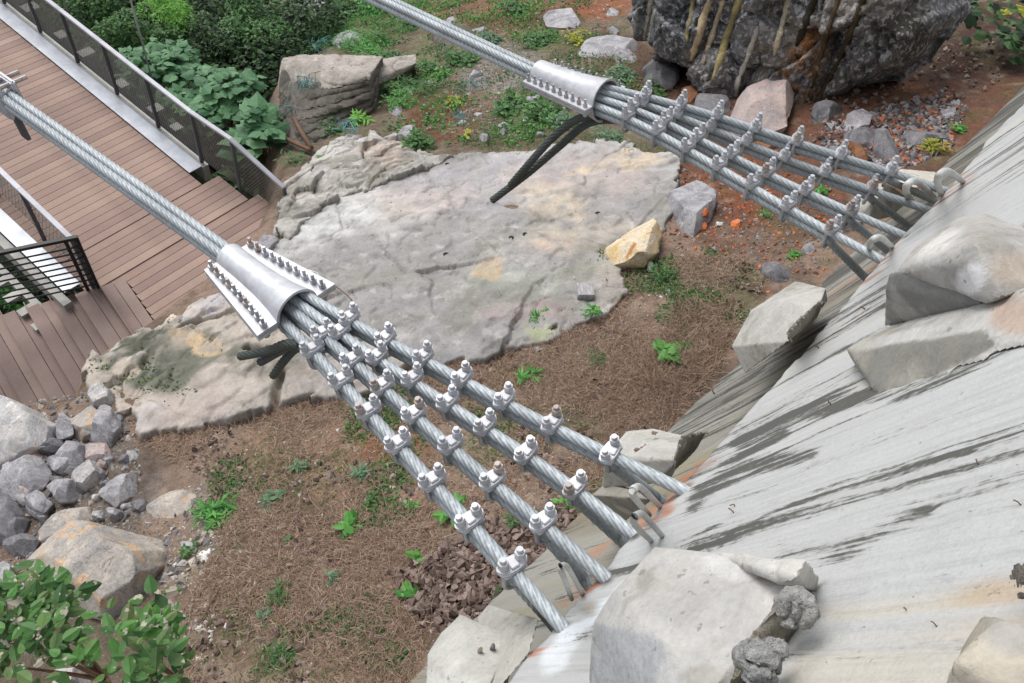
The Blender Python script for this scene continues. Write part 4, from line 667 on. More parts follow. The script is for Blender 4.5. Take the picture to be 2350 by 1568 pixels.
# ============================================================ WIRE ROPES
RD = .054
def smooth_path(pts, step):
    pts = np.array(pts, float); n = len(pts)
    if n == 2: m = max(2, int(np.linalg.norm(pts[1]-pts[0])/step)); return pts[0] + (pts[1]-pts[0])*np.linspace(0, 1, m)[:, None]
    P_ = np.vstack([2*pts[0]-pts[1], pts, 2*pts[-1]-pts[-2]]); out = []
    for i in range(1, n):
        a, b, c_, d = P_[i-1], P_[i], P_[i+1], P_[i+2]; m = max(2, int(np.linalg.norm(c_-b)/step))
        t = np.linspace(0, 1, m, endpoint=False)[:, None]; out.append(.5*((2*b)+(-a+c_)*t+(2*a-5*b+4*c_-d)*t**2+(-a+3*b-3*c_+d)*t**3))
    return np.vstack(out+[pts[-1:]])
def rope(pts, label, d=RD, mat='rope', group=None, name='wire_rope', lay=.40, hand=1, seg=5, lobes=8, step=.012, ends=True):
    p = smooth_path(pts, step); n = len(p); t = np.gradient(p, axis=0); t /= np.linalg.norm(t, axis=1)[:, None]
    ref = np.cross(t, zz); ref /= np.linalg.norm(ref, axis=1)[:, None]; b = np.cross(t, ref)
    s = np.concatenate([[0], np.cumsum(np.linalg.norm(np.diff(p, axis=0), axis=1))]); m = lobes*seg; th = np.arange(m)/m*2*math.pi
    ph = (np.arange(m) % seg)/seg*2-1+1/seg; r0 = d/2; rs = r0*math.sin(math.pi/lobes)*1.04; rc = r0-rs
    prof = r0*(.72+.28*np.sqrt(np.clip(1-ph**2, 0, 1)))
    ang = th[None, :] + hand*2*math.pi*s[:, None]/lay
    v = p[:, None, :] + prof[None, :, None]*(np.cos(ang)[..., None]*ref[:, None, :] + np.sin(ang)[..., None]*b[:, None, :])
    v = v.reshape(-1, 3); i = (np.arange(n-1)[:, None]*m + np.arange(m)[None, :]).ravel(); j = (np.arange(n-1)[:, None]*m + (np.arange(m)[None, :]+1) % m).ravel()
    f = np.stack([i, j, j+m, i+m], 1); f = [tuple(q) for q in f.tolist()] + [tuple(range(m))[::-1], tuple(range((n-1)*m, n*m))]
    me = mesh(v, f, M[mat], True); me.set_sharp_from_angle(angle=math.radians(50)); return tag(obj(name, me), label, 'wire rope', group)
rows = {'near': [
  [(735, 815), (790, 880), (850, 942), (912, 1018), (1000, 1110), (1085, 1200), (1168, 1295)],
  [(755, 775), (815, 828), (880, 888), (955, 950), (1030, 1020), (1130, 1105), (1240, 1190)],
  [(800, 780), (870, 820), (950, 872), (1030, 925), (1112, 978), (1208, 1037), (1305, 1100)],
  [(810, 738), (890, 780), (972, 820), (1065, 868), (1155, 920), (1260, 973), (1385, 1030)]],
 'far': [
  [(1444, 263), (1511, 304), (1576, 338), (1646, 379), (1725, 427), (1802, 470), (1887, 523)],
  [(1455, 240), (1526, 277), (1602, 314), (1673, 355), (1762, 396), (1846, 437), (1930, 475)],
  [(1484, 236), (1554, 260), (1626, 290), (1708, 325), (1798, 359), (1889, 396), (1977, 425)],
  [(1488, 219), (1557, 236), (1646, 263), (1728, 290), (1825, 325), (1928, 355), (2021, 384)]]}
ends = {'near': [(1285, 1432), (1385, 1322), (1455, 1228), (1568, 1126)], 'far': [(2028, 600), (2078, 543), (2123, 480), (2175, 440)]}
ends2 = {'near': [(1255, 1415), (1345, 1335), (1425, 1240), (1515, 1150)], 'far': [(1978, 630), (2037, 575), (2078, 514), (2132, 456)]}
starts = {'near': [(652, 738), (672, 712), (690, 700), (722, 690)], 'far': [(1370, 243), (1378, 226), (1392, 214), (1400, 203)]}
DEP = {'near': 4.15, 'far': 6.2}; RDS = {'near': .054, 'far': .056}
rown = ['lowest', 'second', 'third', 'topmost']; ordn = ['first', 'second', 'third', 'fourth', 'fifth', 'sixth', 'last']
gripspots = []
for g in ('near', 'far'):
    for r in range(4):
        A = D(*starts[g][r], DEP[g]); Z = W(*ends[g][r], .30 if g == 'near' else .26)
        LZ = float(np.linalg.norm(Z-A)); dA = (A-CAM)@R[:, 2]; dZ = (Z-CAM)@R[:, 2]
        pts = [A]; 
        p0, p1 = np.array(starts[g][r], float), np.array(ends[g][r], float)
        for gp in rows[g][r]:
            q_ = np.array(gp, float) + [0, 6 if g == 'near' else 4]; s_ = (q_-p0)@(p1-p0)/((p1-p0)@(p1-p0)); t_ = s_*dA/(dZ+(dA-dZ)*s_)      # perspective-correct share of the way
            dep = dA + (dZ-dA)*t_; pts.append(D(*q_, dep)); 
        pts.append(Z); pts.append(Z + (Z-pts[-2])*0 + unit(Z-A)*.25)
        arr = np.array(pts); sm = arr.copy()
        for _ in range(2): sm[1:-1] = .25*arr[:-2]+.5*arr[1:-1]+.25*arr[2:]; sm[-2:] = arr[-2:]; sm[0] = arr[0]; arr = sm.copy()
        back = unit(A-arr[1])*.25
        rope([arr[0]+back*.35]+list(arr), f'upper leg of the {rown[r]} rope fanning from the {g} collar to the wall', group=f'fanned rope legs of the {g} cable', d=RDS[g])
        low = [a - zz*RDS[g]*1.0 for a in arr[:-2]]; Z2 = W(*ends2[g][r], .26 if g == 'near' else .2)
        low[-1] = low[-1]; low += [low[-1]*.88 + Z2*.12, low[-1]*.5 + Z2*.5, Z2*.85+low[-1]*.15, Z2, Z2+unit(Z2-arr[-4])*.2]
        rope([low[0]+back*.3]+low, f'lower leg of the {rown[r]} rope fanning from the {g} collar to the wall', group=f'fanned rope legs of the {g} cable', d=RDS[g])
        for i in range(7):
            t_ = unit(arr[i+2]-arr[i]); gripspots.append((arr[i+1], t_, g, r, i))
# the grip: one of a kind, then copied
def make_grip():
    e = empty('rope_grip', (0, 0, 0), 'x', 'rope grip'); mb = MB(); n = 40; out = []
    for i in range(n):
        a = 2*math.pi*i/n; x = math.cos(a); y = math.sin(a)
        yy = .062*np.sign(y)*abs(y)**.8; w_ = .035 - .006*(abs(yy)/.062)**2; out.append((w_*np.sign(x)*abs(x)**.6, yy))
    def sad(mb, z0, z1, s0=1, s1=1):
        m = len(out); vts = [(x*s0, y*s0, z0) for x, y in out]+[(x*s1, y*s1, z1) for x, y in out]
        mb.add(vts, [tuple(range(m))[::-1], tuple(range(m, 2*m))]+[(i, (i+1) % m, m+(i+1) % m, m+i) for i in range(m)])
    sad(mb, .024, .038, 1, 1); sad(mb, .038, .043, 1, .9)
    mb.box((-.024, -.026, .002), (.048, 0, 0), (0, .009, 0), (0, 0, .024)); mb.box((-.024, .017, .002), (.048, 0, 0), (0, .009, 0), (0, 0, .024))
    mb.box((-.026, -.017, .041), (.052, 0, 0), (0, .034, 0), (0, 0, .012)); mb.box((-.030, -.050, .010), (.06, 0, 0), (0, .1, 0), (0, 0, .0142))
    mb.build('saddle', M['silver'], e, bevel=.0025)
    lp = [(0, -.038, .09)] + [(0, -.038, z) for z in (.04, 0, -.05)] + [(0, -.038*math.cos(a), -.055-.038*math.sin(a)) for a in np.linspace(.2, math.pi-.2, 9)] + [(0, .038, z) for z in (-.05, 0, .04)] + [(0, .038, .088)]
    MB().tube(lp, .0105, 10).build('u_bolt', M['nut'], e, smooth=True, sharp=50)
    for s in (-1, 1):
        mb = MB()
        for z0, z1, r in ((.043, .047, .025), (.047, .080, .0215)):
            nn_ = 6 if r < .022 else 16; mb.prism([(r*math.cos(k_*2*math.pi/nn_), s*.038+r*math.sin(k_*2*math.pi/nn_)) for k_ in range(nn_)], z0, z1)
        mb.prism([(.013*math.cos(k_*math.pi/6), s*.038+.013*math.sin(k_*math.pi/6)) for k_ in range(12)], .080, .097)
        mb.build('nut', M['silver'] if s > 0 else M['silver'], e, bevel=.0012)
    return e
grip0 = make_grip(); kids = list(grip0.children); first = True; rg = random.Random(5)
rusty = {('near', 0, 2), ('near', 1, 2), ('near', 1, 3), ('near', 3, 5), ('near', 2, 6), ('far', 3, 4), ('far', 2, 6), ('far', 1, 4), ('far', 1, 6), ('near', 1, 5), ('far', 0, 6)}
for p, t, g, r, i in gripspots:
    if first: e = grip0; ch = kids; first = False
    else:
        e = grip0.copy(); COL.objects.link(e); ch = []
        for k_ in kids: c_ = k_.copy(); COL.objects.link(c_); c_.parent = e; ch.append(c_)
    yv = unit(np.cross(zz, t)); zv = np.cross(t, yv); tw = rg.uniform(-.08, .08) + (.05 if g == 'near' else -.05); yv2 = yv*math.cos(tw)+zv*math.sin(tw); zv2 = np.cross(t, yv2)
    s = 1.0 if g == 'near' else 1.16
    m = Matrix(((t[0]*s, yv2[0]*s, zv2[0]*s, p[0]), (t[1]*s, yv2[1]*s, zv2[1]*s, p[1]), (t[2]*s, yv2[2]*s, zv2[2]*s, p[2]), (0, 0, 0, 1))); e.matrix_world = m; e.location = Vector(p); e.rotation_euler = m.to_euler(); e.scale = (s, s, s)
    e['label'] = f'silver rope grip, {ordn[i]} from the collar on the {rown[r]} rope of the {g} cable'; e['group'] = f'rope grips on the {g} cable'
    if (g, r, i) in rusty:
        c_ = [q_ for q_ in ch if q_.name.startswith('nut')][i % 2]; c_.data = c_.data.copy(); c_.data.materials[0] = M['rust_nut']; c_['label'] = 'rust spotted nut'
# ============================================================ MAIN CABLES AND COLLARS
def collar(a, b, ra, rb, fa, fb, label, nb, flare=2.2, tiltv=zz):
    ax = unit(b-a); L_ = np.linalg.norm(b-a); yv = unit(np.cross(tiltv, ax)); zv = np.cross(ax, yv); e = empty('cable_collar', a, label, 'cable collar')
    loc = lambda x, y, z: a + ax*x + yv*y + zv*z
    rad = lambda t: ra + (rb-ra)*t**flare
    for nm, sg in (('upper_shell', 1), ('lower_shell', -1)):
        mb = MB(); n, m = 26, 20; V_ = []; 
        for i in range(n+1):
            t = i/n
            for th in (0.016,):
                for j in range(m+1):
                    an = math.pi*j/m; r = rad(t); V_.append(loc(t*L_, r*math.cos(an), sg*(r*math.sin(an)+.008)))
                for j in range(m+1):
                    an = math.pi*j/m; r = rad(t)-th; V_.append(loc(t*L_, r*math.cos(an), sg*(r*math.sin(an)+.008)))
        k_ = 2*(m+1); fcs = []
        for i in range(n):
            for j in range(m):
                q = i*k_+j; fcs.append((q, q+1, q+1+k_, q+k_)); q += m+1; fcs.append((q, q+k_, q+1+k_, q+1))
        for i in (0, n):
            for j in range(m): q = i*k_+j; fcs.append((q, q+m+1, q+m+2, q+1))
        mb.add(V_, fcs)
        o = mb.build(nm, M['silver'], e, smooth=True, sharp=40)
        for s in (-1, 1):                                                 # bolted flanges
            mb = MB(); r0_, r1_ = rad(0)-.01, rad(1)-.01; m2 = 12
            top, bot = [], []
            for i in range(m2+1): t = i/m2; top.append((t*L_, s*(rad(t)-.012))); 
            for i in range(m2, -1, -1): t = i/m2; bot.append((t*L_, s*(fa + (fb-fa)*t)))
            ol = top+bot; zl, zh = (.002, .022) if sg > 0 else (-.022, -.002)
            N_ = len(ol); vs = [loc(x, y, zl) for x, y in ol]+[loc(x, y, zh) for x, y in ol]; h_ = m2+1
            fs = []
            for i in range(m2): fs.append((N_+i, N_+i+1, N_+N_-2-i, N_+N_-1-i)); fs.append((i, N_-1-i, N_-2-i, i+1))
            for i in range(N_): fs.append((i, (i+1) % N_, N_+(i+1) % N_, N_+i))
            MB().add(vs, fs).build('flange', M['silver'], o)
    for s in (-1, 1):
        for i in range(nb):
            t = (i+.5)/nb; y = s*((rad(t)+fa+(fb-fa)*t)*.5+.004); x = t*L_; mb = MB(); rustb = rg.random() < .10
            for z0, z1, r, n_ in ((.022, .052, .0185, 6), (.050, .085, .0095, 10), (-.050, .024, .0095, 10), (-.055, -.022, .0185, 6)):
                vs = [loc(x+r*math.cos(q*2*math.pi/n_), y+r*math.sin(q*2*math.pi/n_), z) for z in (z0, z1) for q in range(n_)]
                mb.add(vs, [tuple(range(n_))[::-1], tuple(range(n_, 2*n_))]+[(q, (q+1) % n_, n_+(q+1) % n_, n_+q) for q in range(n_)])
            mb.build('bolt', M['rust_nut'] if rustb else M['nut'], e)
    # bent lifting bar on the outer side
    for off in (0, .03):
        pts = [loc(L_*(.22+off*.6), s_*(fa+(fb-fa)*.2), -.03) for s_ in (1,)] + [loc(L_*.40, fa+.07+off, -.10), loc(L_*.60, fa+(fb-fa)*.5+.07+off, -.10), loc(L_*.78, fa+(fb-fa)*.78-.01, -.04)]
        MB().tube(smooth_path(pts, .02), .0065, 8).build('bar_loop', M['silver'], e, smooth=True)
    return e, loc, yv, zv, ax
# near cable
nA, nB = D(527, 592, 4.42), D(684, 716, 4.18)
colN = collar(nA-unit(nB-nA)*0, nB, .082, .132, .160, .255, 'flared silver cable collar on the near cable', 10, 2.8)
fA, fB = D(1237, 172, 6.62), D(1390, 232, 6.25)
colF = collar(fA, fB, .115, .165, .20, .25, 'flared silver cable collar on the far cable', 10, 2.8)
for (nm, col_, far_px, far_dep, far_px2) in (('near', colN, (-60, 172), 5.6, (-400, -60)), ('far', colF, (835, -18), 7.6, (600, -110))):
    e, loc, yv, zv, ax = col_; E = D(*far_px, far_dep); E2 = E + unit(E-loc(0, 0, 0))*3
    dd = RDS[nm]*(1.02 if nm == 'near' else 1.12); d_ = dd*.98
    for (y, z), lb in (((.5, .5), 'right upper'), ((-.5, .5), 'left upper'), ((.5, -.5), 'right lower'), ((-.5, -.5), 'left lower')):
        off = yv*y*d_ + zv*z*d_
        rope([loc(.5, 0, 0)+off, loc(0, 0, 0)+off, E+off, E2+off], f'{lb} rope of the bundled {nm} main cable running to the top left', group=f'bundled ropes of the {nm} main cable', d=dd, step=.014)
# cut rope tails hanging under the collars
for pts, lb in (([(1452, 283, 6.15), (1400, 266, 6.25), (1330, 272, 6.4), (1270, 315, 6.6), (1215, 375, 6.8), (1172, 425, 7.1)], 'upper dark cut rope tail curving below the far collar'),
                ([(1462, 292, 6.2), (1405, 275, 6.32), (1345, 286, 6.5), (1285, 335, 6.7), (1215, 395, 6.95), (1130, 460, 7.3)], 'long lower dark rope tail reaching down to the broad slab'),
                ([(690, 790, 4.05), (655, 790, 4.15), (615, 805, 4.3), (552, 818, 4.5)], 'dark cut rope tail pointing furthest left under the near collar'),
                ([(700, 800, 4.1), (665, 795, 4.2), (635, 810, 4.35), (598, 831, 4.5)], 'middle dark cut rope tail under the near collar'),
                ([(715, 800, 4.15), (680, 800, 4.3), (650, 830, 4.5), (627, 862, 4.7)], 'dark cut rope tail pointing down under the near collar'),
                ([(770, 755, 4.05), (745, 745, 4.1), (728, 740, 4.15), (705, 732, 4.15)], 'short dark rope end tucked behind the topmost near rope')):
    rope([D(*p) for p in pts], lb, d=RD*(1.25 if 'far' in lb or 'broad' in lb else .95), mat='dark_rope', group=None, name='rope_tail', hand=1)
# ============================================================ BAR HOOKS IN THE LEDGE
HK = [([(2160, 447), (2152, 420), (2158, 400), (2180, 395), (2213, 420)], 'upper right bar hook at the far end of the ledge', 6), ([(2092, 462), (2080, 440), (2085, 422), (2105, 418), (2142, 450)], 'bar hook left of the far ledge end', 6), ([(1995, 576), (1996, 560), (2008, 548), (2025, 548), (2050, 570)], 'bar hook between the two lowest far rope ends', 5),
      ([(1490, 1182), (1462, 1150), (1452, 1132), (1458, 1120), (1475, 1122), (1523, 1172)], 'bar hook just below the topmost near rope end', 7), ([(1500, 1247), (1463, 1212), (1455, 1192), (1463, 1182), (1480, 1185), (1528, 1240)], 'bar hook beside the third near rope end above the biggest lump', 7),
      ([(1312, 1375), (1296, 1330), (1286, 1306), (1293, 1298), (1308, 1310), (1340, 1370)], 'bar hook standing between the two lowest near rope ends', 6)]
for pts, lb, wd in HK:
    n = len(pts); P3 = [W(x, y, .27 + .30*math.sin(math.pi*i/(n-1))) for i, (x, y) in enumerate(pts)]
    dep = np.linalg.norm(P3[0]-CAM); tag(MB().tube(smooth_path(P3, .012), wd*dep/F*.85, 10).build('bar_hook', M['hook'], smooth=True, sharp=60), lb, 'bar hook', 'bent bar hooks along the anchor ledge')
# small spikes / wire ends in the sprayed concrete
WE = ['nearest the third near rope end', 'just under the first one by the ledge', 'high up near the right picture edge', 'at the very right picture edge', 'between upper stub and two-tiered lump', 'at the top of the broad dark streak', 'right below the upper stub', 'beside the tip of the two-tiered lump', 'between upper and middle stubs', 'in the tan stain', 'right of the tan stain']
for i, (x, y) in enumerate([(1690, 1168), (1686, 1182), (2248, 1068), (2344, 1160), (1988, 712), (1907, 928), (1802, 787), (1880, 800), (1640, 905), (2080, 1400), (2150, 1438)]):
    a = W(x, y, .29); uq = (a-CAM)@R[:, 2]/F; mb = MB().tube([a, a+W.n*10*uq+unit(rng.normal(size=3))*3*uq, a+W.n*14*uq+unit(rng.normal(size=3))*7*uq], 1.6*uq, 6)
    tag(mb.build('wire_end', M['twig'], smooth=True), 'short rusty wire end in the white wall, ' + WE[i], 'wire end', 'rusty wire ends in the wall')
# ============================================================ BOARDWALK, STAIRS, FENCES
ZD = -3.5
dl = unit([4.94, -2.73, 0]); dx = np.array([.4836, .8753, 0]); dx = unit(dx - dx@dl*dl)          # along the deck; across towards the far fence
o_far = P(427, 397, ZD); kin = o_far
s0 = 0; cornerN = P(225, 668, ZD); wdt = (o_far-cornerN)@dx
deck = empty('footbridge_deck', o_far, 'brown boarded footbridge deck with a pale metal edge plate', 'footbridge deck')
BW = .148; LEN0 = -9.5
along = lambda p: (p-o_far)@dl
a_end = max(along(P(350, 733, ZD)), along(P(620, 500, ZD)))+.5; a_corner = along(cornerN)
bn = None; far_t = along(P(455, 388, ZD))
i = 0; s = a_end; Q0, Q1 = P(285, 640, ZD), P(350, 733, ZD); qa0, qa1 = along(Q0), along(Q1); qx0, qx1 = -(Q0-o_far)@dx, -(Q1-o_far)@dx
while s > LEN0:
    zst = 0; ext = .02
    if s-BW*.5 > far_t+.30: ext = .35; zst = -.012
    if s-BW*.5 > far_t+1.05: zst = -.03; ext = .55
    sm = s-BW/2; near = wdt+.12 if sm < a_corner+.1 else (wdt-.02 if sm < qa0 else qx0 + (qx1-qx0)*(sm-qa0)/(qa1-qa0) - .02)
    o = obj('board', mesh(*(lambda mb: (mb.v, mb.f))(MB().box(np.zeros(3), dl*(BW-.009), dx*(ext+near), -zz*.03)), M['board'], False), deck, False)
    w0 = o_far + dl*(s-BW) - dx*near + zz*zst; o.location = Vector(w0 - o_far)
    i += 1; s -= BW
mb = MB().box(o_far + dl*(LEN0) + dx*.02 + zz*.03, dl*(-LEN0+far_t+.02), dx*.25, zz*.012); mb.build('edge_plate', M['kick'], deck, bevel=.003)
mb = MB().box(o_far + dl*LEN0 - dx*(wdt+.1) + zz*.03, dl*(a_corner-LEN0-.25), -dx*.25, zz*.012); mb.build('edge_plate', M['kick'], deck, bevel=.003)
for oo in (.4, 1.4): MB().box(o_far + dl*LEN0 - dx*oo - zz*.04, dl*(far_t-LEN0-.1), -dx*.15, -zz*.25).build('beam', M['beam'], deck)
MB().box(o_far + dl*LEN0 + dx*.28 - zz*.02, dl*(-LEN0+far_t), dx*.12, -zz*.3).build('beam', M['beam'], deck)
MB().box(o_far + dl*LEN0 - dx*(wdt+.36) - zz*.02, dl*(a_corner-LEN0-.1), -dx*.12, -zz*.3).build('beam', M['beam'], deck)
MB().box(o_far + dl*LEN0 + dx*.42 - zz*.03, dl*(-LEN0+far_t+.1), dx*.16, -zz*.12).build('kerb', M['rough_conc'], deck)
rb = random.Random(4); j = LEN0
while j < far_t-.3:
    MB().box(o_far + dl*j + dx*.5 - zz*.02, dl*rb.uniform(.12, .25), dx*rb.uniform(.15, .3), -zz*.04).build('bracket', M['beam'], deck); j += rb.uniform(.5, 1.2)
# stairs
st_t = unit([.75, -.66, 0]); st_d = np.array([st_t[1], -st_t[0], 0]); st_d = st_d if st_d@np.array([-.66, -.75, 0]) > 0 else -st_d
stair = empty('staircase', cornerN, 'brown boarded staircase stepping down to the left from the deck', 'staircase')
st_t = unit(P(350, 735, ZD)-P(285, 640, ZD)); RISE = .145
def Lk(k): return P(285-56.*k, 640+16.*k, ZD - RISE*max(0, k-1))
for k in range(8):
    zk = ZD - RISE*max(0, k-1) - (.004 if k == 0 else 0); a = P(285-56.*k, 640+16.*k, zk); b = P(285-56.*(k+1), 640+16.*(k+1), zk); wv_ = b-a; wv_ = wv_ - (wv_@st_t)*st_t; run = np.linalg.norm(wv_); st_d = wv_/run
    for h_ in range(2):
        p_ = a + st_d*run*h_*.5 + st_t*(b-a)@st_t*h_*.5 if 0 else a + st_d*run*h_*.5 + st_t*((b-a)@st_t)*h_*.5
        MB().box(p_, st_d*(run*.5-.008+(.03 if h_ else 0)), st_t*3.2, -zz*.03).build('tread_board', M['tread'], stair)
    if k: MB().box(a - zz*0 + zz*(.0) , st_d*.015, st_t*3.2, zz*(RISE-.032)).build('riser', M['tread'], stair)
c0 = Lk(1) + np.array([0, 0, .2])
for off in (.05, 2.7):
    a = c0 + st_t*off - zz*.2; MB().box(a - zz*.45, st_t*.08, st_d*2.3 - zz*.145*6, -zz*.2).build('stringer', M['black'], stair)
# fences
HF = 1.04
def fence(posts, top, label, wirer=.0042, spacing=.042, postw=.045):
    e = empty('mesh_fence', posts[0], label, 'fence')
    for p, t in zip(posts, top):
        MB().box(p - dl*postw/2 - dx*postw*.6, dl*postw, dx*postw*1.2, t-p).build('post', M['post'], e, bevel=.004)
    for a, b in zip(top[:-1], top[1:]):
        n_ = unit(b-a); MB().box(a - dx*.035 - zz*.01, (b-a)+n_*.004, dx*.07, zz*.04).build('top_rail', M['rail'], e, bevel=.004)
    for a, b, c_, d_ in zip(posts[:-1], posts[1:], top[:-1], top[1:]):
        mb = MB(); W_ = np.linalg.norm(b-a); H_ = np.linalg.norm(c_-a); pt = lambda u_, v_: (a*(1-u_)+b*u_)*(1-v_) + (c_*(1-u_)+d_*u_)*v_ + dx*.035
        n_ = int((W_+H_*.55)/spacing)
        for i_ in range(-int(H_*.55/spacing), int(W_/spacing)+1):
            for sg in (1, -1):
                x0 = i_*spacing; x1 = x0 + H_*.55; u0, u1 = max(x0, 0), min(x1, W_)
                if u1-u0 < .01: continue
                v0, v1 = (u0-x0)/(x1-x0), (u1-x0)/(x1-x0)
                if sg < 0: u0, u1 = W_-u0, W_-u1
                mb.tube([pt(u0/W_, v0*.95+.03), pt(u1/W_, v1*.95+.03)], wirer, 3, False)
        mb.build('wire_mesh', M['wire'], e)
    return e
pb = [P(x, y, ZD) for x, y in ((167, 150), (258, 222), (354, 301), (453, 379), (554, 441))]
# put the posts on one line beside the plate
line = lambda a_: o_far + dl*a_ + dx*.34
al = [along(p) for p in pb]; stepf = (al[3]-al[0])/3
posts = [line(al[3]-stepf*k_) for k_ in range(6, 0, -1)] + [line(al[3])]; 
pe = [P(554, 443, ZD-.1), P(640, 520, ZD-.35)]
tops = [p+zz*HF for p in posts]
t5 = pe[0]+zz*(HF+.02); t6 = P(652, 432, ZD+.55)
posts2 = [posts[-1], pe[0], t6-zz*.75]; tops2 = [tops[-1], P(530, 321, ZD+.98), t6]
fence(posts+posts2[1:], tops+tops2[1:], 'steel mesh fence with grey top rail along the far side of the deck')
na, nb_ = P(0, 392, ZD+HF), P(165, 550, ZD+HF); nd = unit(nb_-na)
np_ = [nb_ - nd*1.25*k_ for k_ in range(5, -1, -1)]
fence([p-zz*HF for p in np_], np_, 'steel mesh fence with pale top rail along the near side of the deck', spacing=.09)
# black railing at the stairs
rl = empty('black_railing', nb_, 'black steel railing with level bars beside the head of the stairs', 'railing')
q0, q1 = P(172, 553, ZD+HF), P(0, 588, ZD+HF); dq = unit(q1-q0); q0 = q0 + (-dq)*.05
MB().box(q0, dq*4.5, unit(np.cross(dq, zz))*.06, zz*.05).build('top_rail', M['black'], rl, bevel=.005)
for k_ in range(8): MB().tube([q0-zz*(.12+.115*k_), q0-zz*(.12+.115*k_)+dq*4.5], .013, 6).build('bar', M['black'], rl)
for off in (0, .14, 1.5, 3.0): MB().box(q0+dq*off, dq*.045, unit(np.cross(dq, zz))*.045, -zz*(HF+.05)).build('post', M['black'], rl)
# end of the bridge girder below the near fence
gd = empty('bridge_girder', P(60, 560, ZD-.4), 'rusty white girder with brackets under the near side of the deck', 'girder')
g0_ = o_far + dl*LEN0 - dx*(wdt+.6) - zz*.35; MB().box(g0_, dl*(a_corner-LEN0), -dx*.10, -zz*.15).build('girder_flange', M['beam'], gd)
for k_ in range(18): MB().box(g0_ + dl*(a_corner-LEN0-.4-.35*k_) - dx*.1, dl*.14, -dx*.22, -zz*.05).build('bracket', M['beam'], gd)
# hanger rods and the cable band at the left
for (x0, y0, x1, y1), lb in (((293, -40, 346, 172), 'thin steel hanger rod in front of the bushes, right one of two'), ((118, -40, 160, 40), 'thin steel hanger rod at the top left corner')):
    b = P(x1, y1, ZD+.1); t = b + zz*3.4; tag(MB().tube([b, t], .016, 8).build('hanger_rod', M['rail'], smooth=True), lb, 'hanger rod')
e, loc, yv, zv, ax = colN; band = empty('cable_band', D(30, 222, 5.3), 'silver cable band with rusty bolts clamped round the near cable at the left edge', 'cable band')
cdir = unit(D(-60, 172, 5.6)-D(527, 592, 4.42)); c1 = D(34, 238, 5.42); yb = unit(np.cross(zz, -cdir)); zb = np.cross(-cdir, yb)
for sg in (-1, 1):
    MB().box(c1 + cdir*.0 + yb*sg*.035 - zb*.11 , cdir*.26, yb*sg*.035, zb*.25).build('band_half', M['silver'], band, bevel=.012)
MB().box(c1 + yb*.02 - yb*.04 - zb*.32 + cdir*.06, cdir*.09, yb*.03, zb*.24).build('hanger_plate', M['post'], band, bevel=.004)
for k_ in range(2): MB().tube([c1+cdir*(.05+.1*k_)-yb*.13+zb*.11, c1+cdir*(.05+.1*k_)+yb*.16+zb*.11], .016, 8).build('bolt', M['rust_nut'], band)
# ============================================================ VEGETATION
def leafmesh(C, Nn, size, mat, shape='ovate', dirs=None, fold=.25, rg_=rng):
    n = len(C); size = np.broadcast_to(size, (n,)); Nn = Nn/np.linalg.norm(Nn, axis=1)[:, None]
    if dirs is None: dirs = rg_.normal(size=(n, 3))
    dirs = dirs - (dirs*Nn).sum(1)[:, None]*Nn; dirs /= np.linalg.norm(dirs, axis=1)[:, None]+1e-9; sd = np.cross(Nn, dirs)
    if shape == 'ovate': tpl = [(0, 0, 0), (.12, .2, -.8), (.35, .31, -1), (.65, .26, -.9), (.87, .12, -.6), (1, 0, -.2), (.87, -.12, -.6), (.65, -.26, -.9), (.35, -.31, -1), (.12, -.2, -.8)]; fcs = [(0, 1, 2, 3, 4, 5), (0, 5, 6, 7, 8, 9)]
    elif shape == 'narrow': tpl = [(0, 0, 0), (.4, .12, -.4), (1, 0, -.3), (.4, -.12, -.4)]; fcs = [(0, 1, 2), (0, 2, 3)]
    else:
        tpl = [(0, 0, 0), (-.14, .2, -.6), (.02, .42, -1), (.26, .42, -.8), (.48, .46, -1), (.68, .26, -.5), (1, 0, -.2), (.68, -.26, -.5), (.48, -.46, -1), (.26, -.42, -.8), (.02, -.42, -1), (-.14, -.2, -.6)]
        fcs = [(0, 1, 2, 3), (0, 3, 4, 5), (0, 5, 6, 7), (0, 7, 8, 9), (0, 9, 10, 11)]
    tp = np.array(tpl); k = len(tp); fz = tp[:, 2]*fold*.5
    v = C[:, None] + size[:, None, None]*(tp[None, :, 0, None]*dirs[:, None] + tp[None, :, 1, None]*sd[:, None] + fz[None, :, None]*Nn[:, None])
    return v.reshape(-1, 3), [tuple(q+i*k for q in f) for i in range(n) for f in fcs]
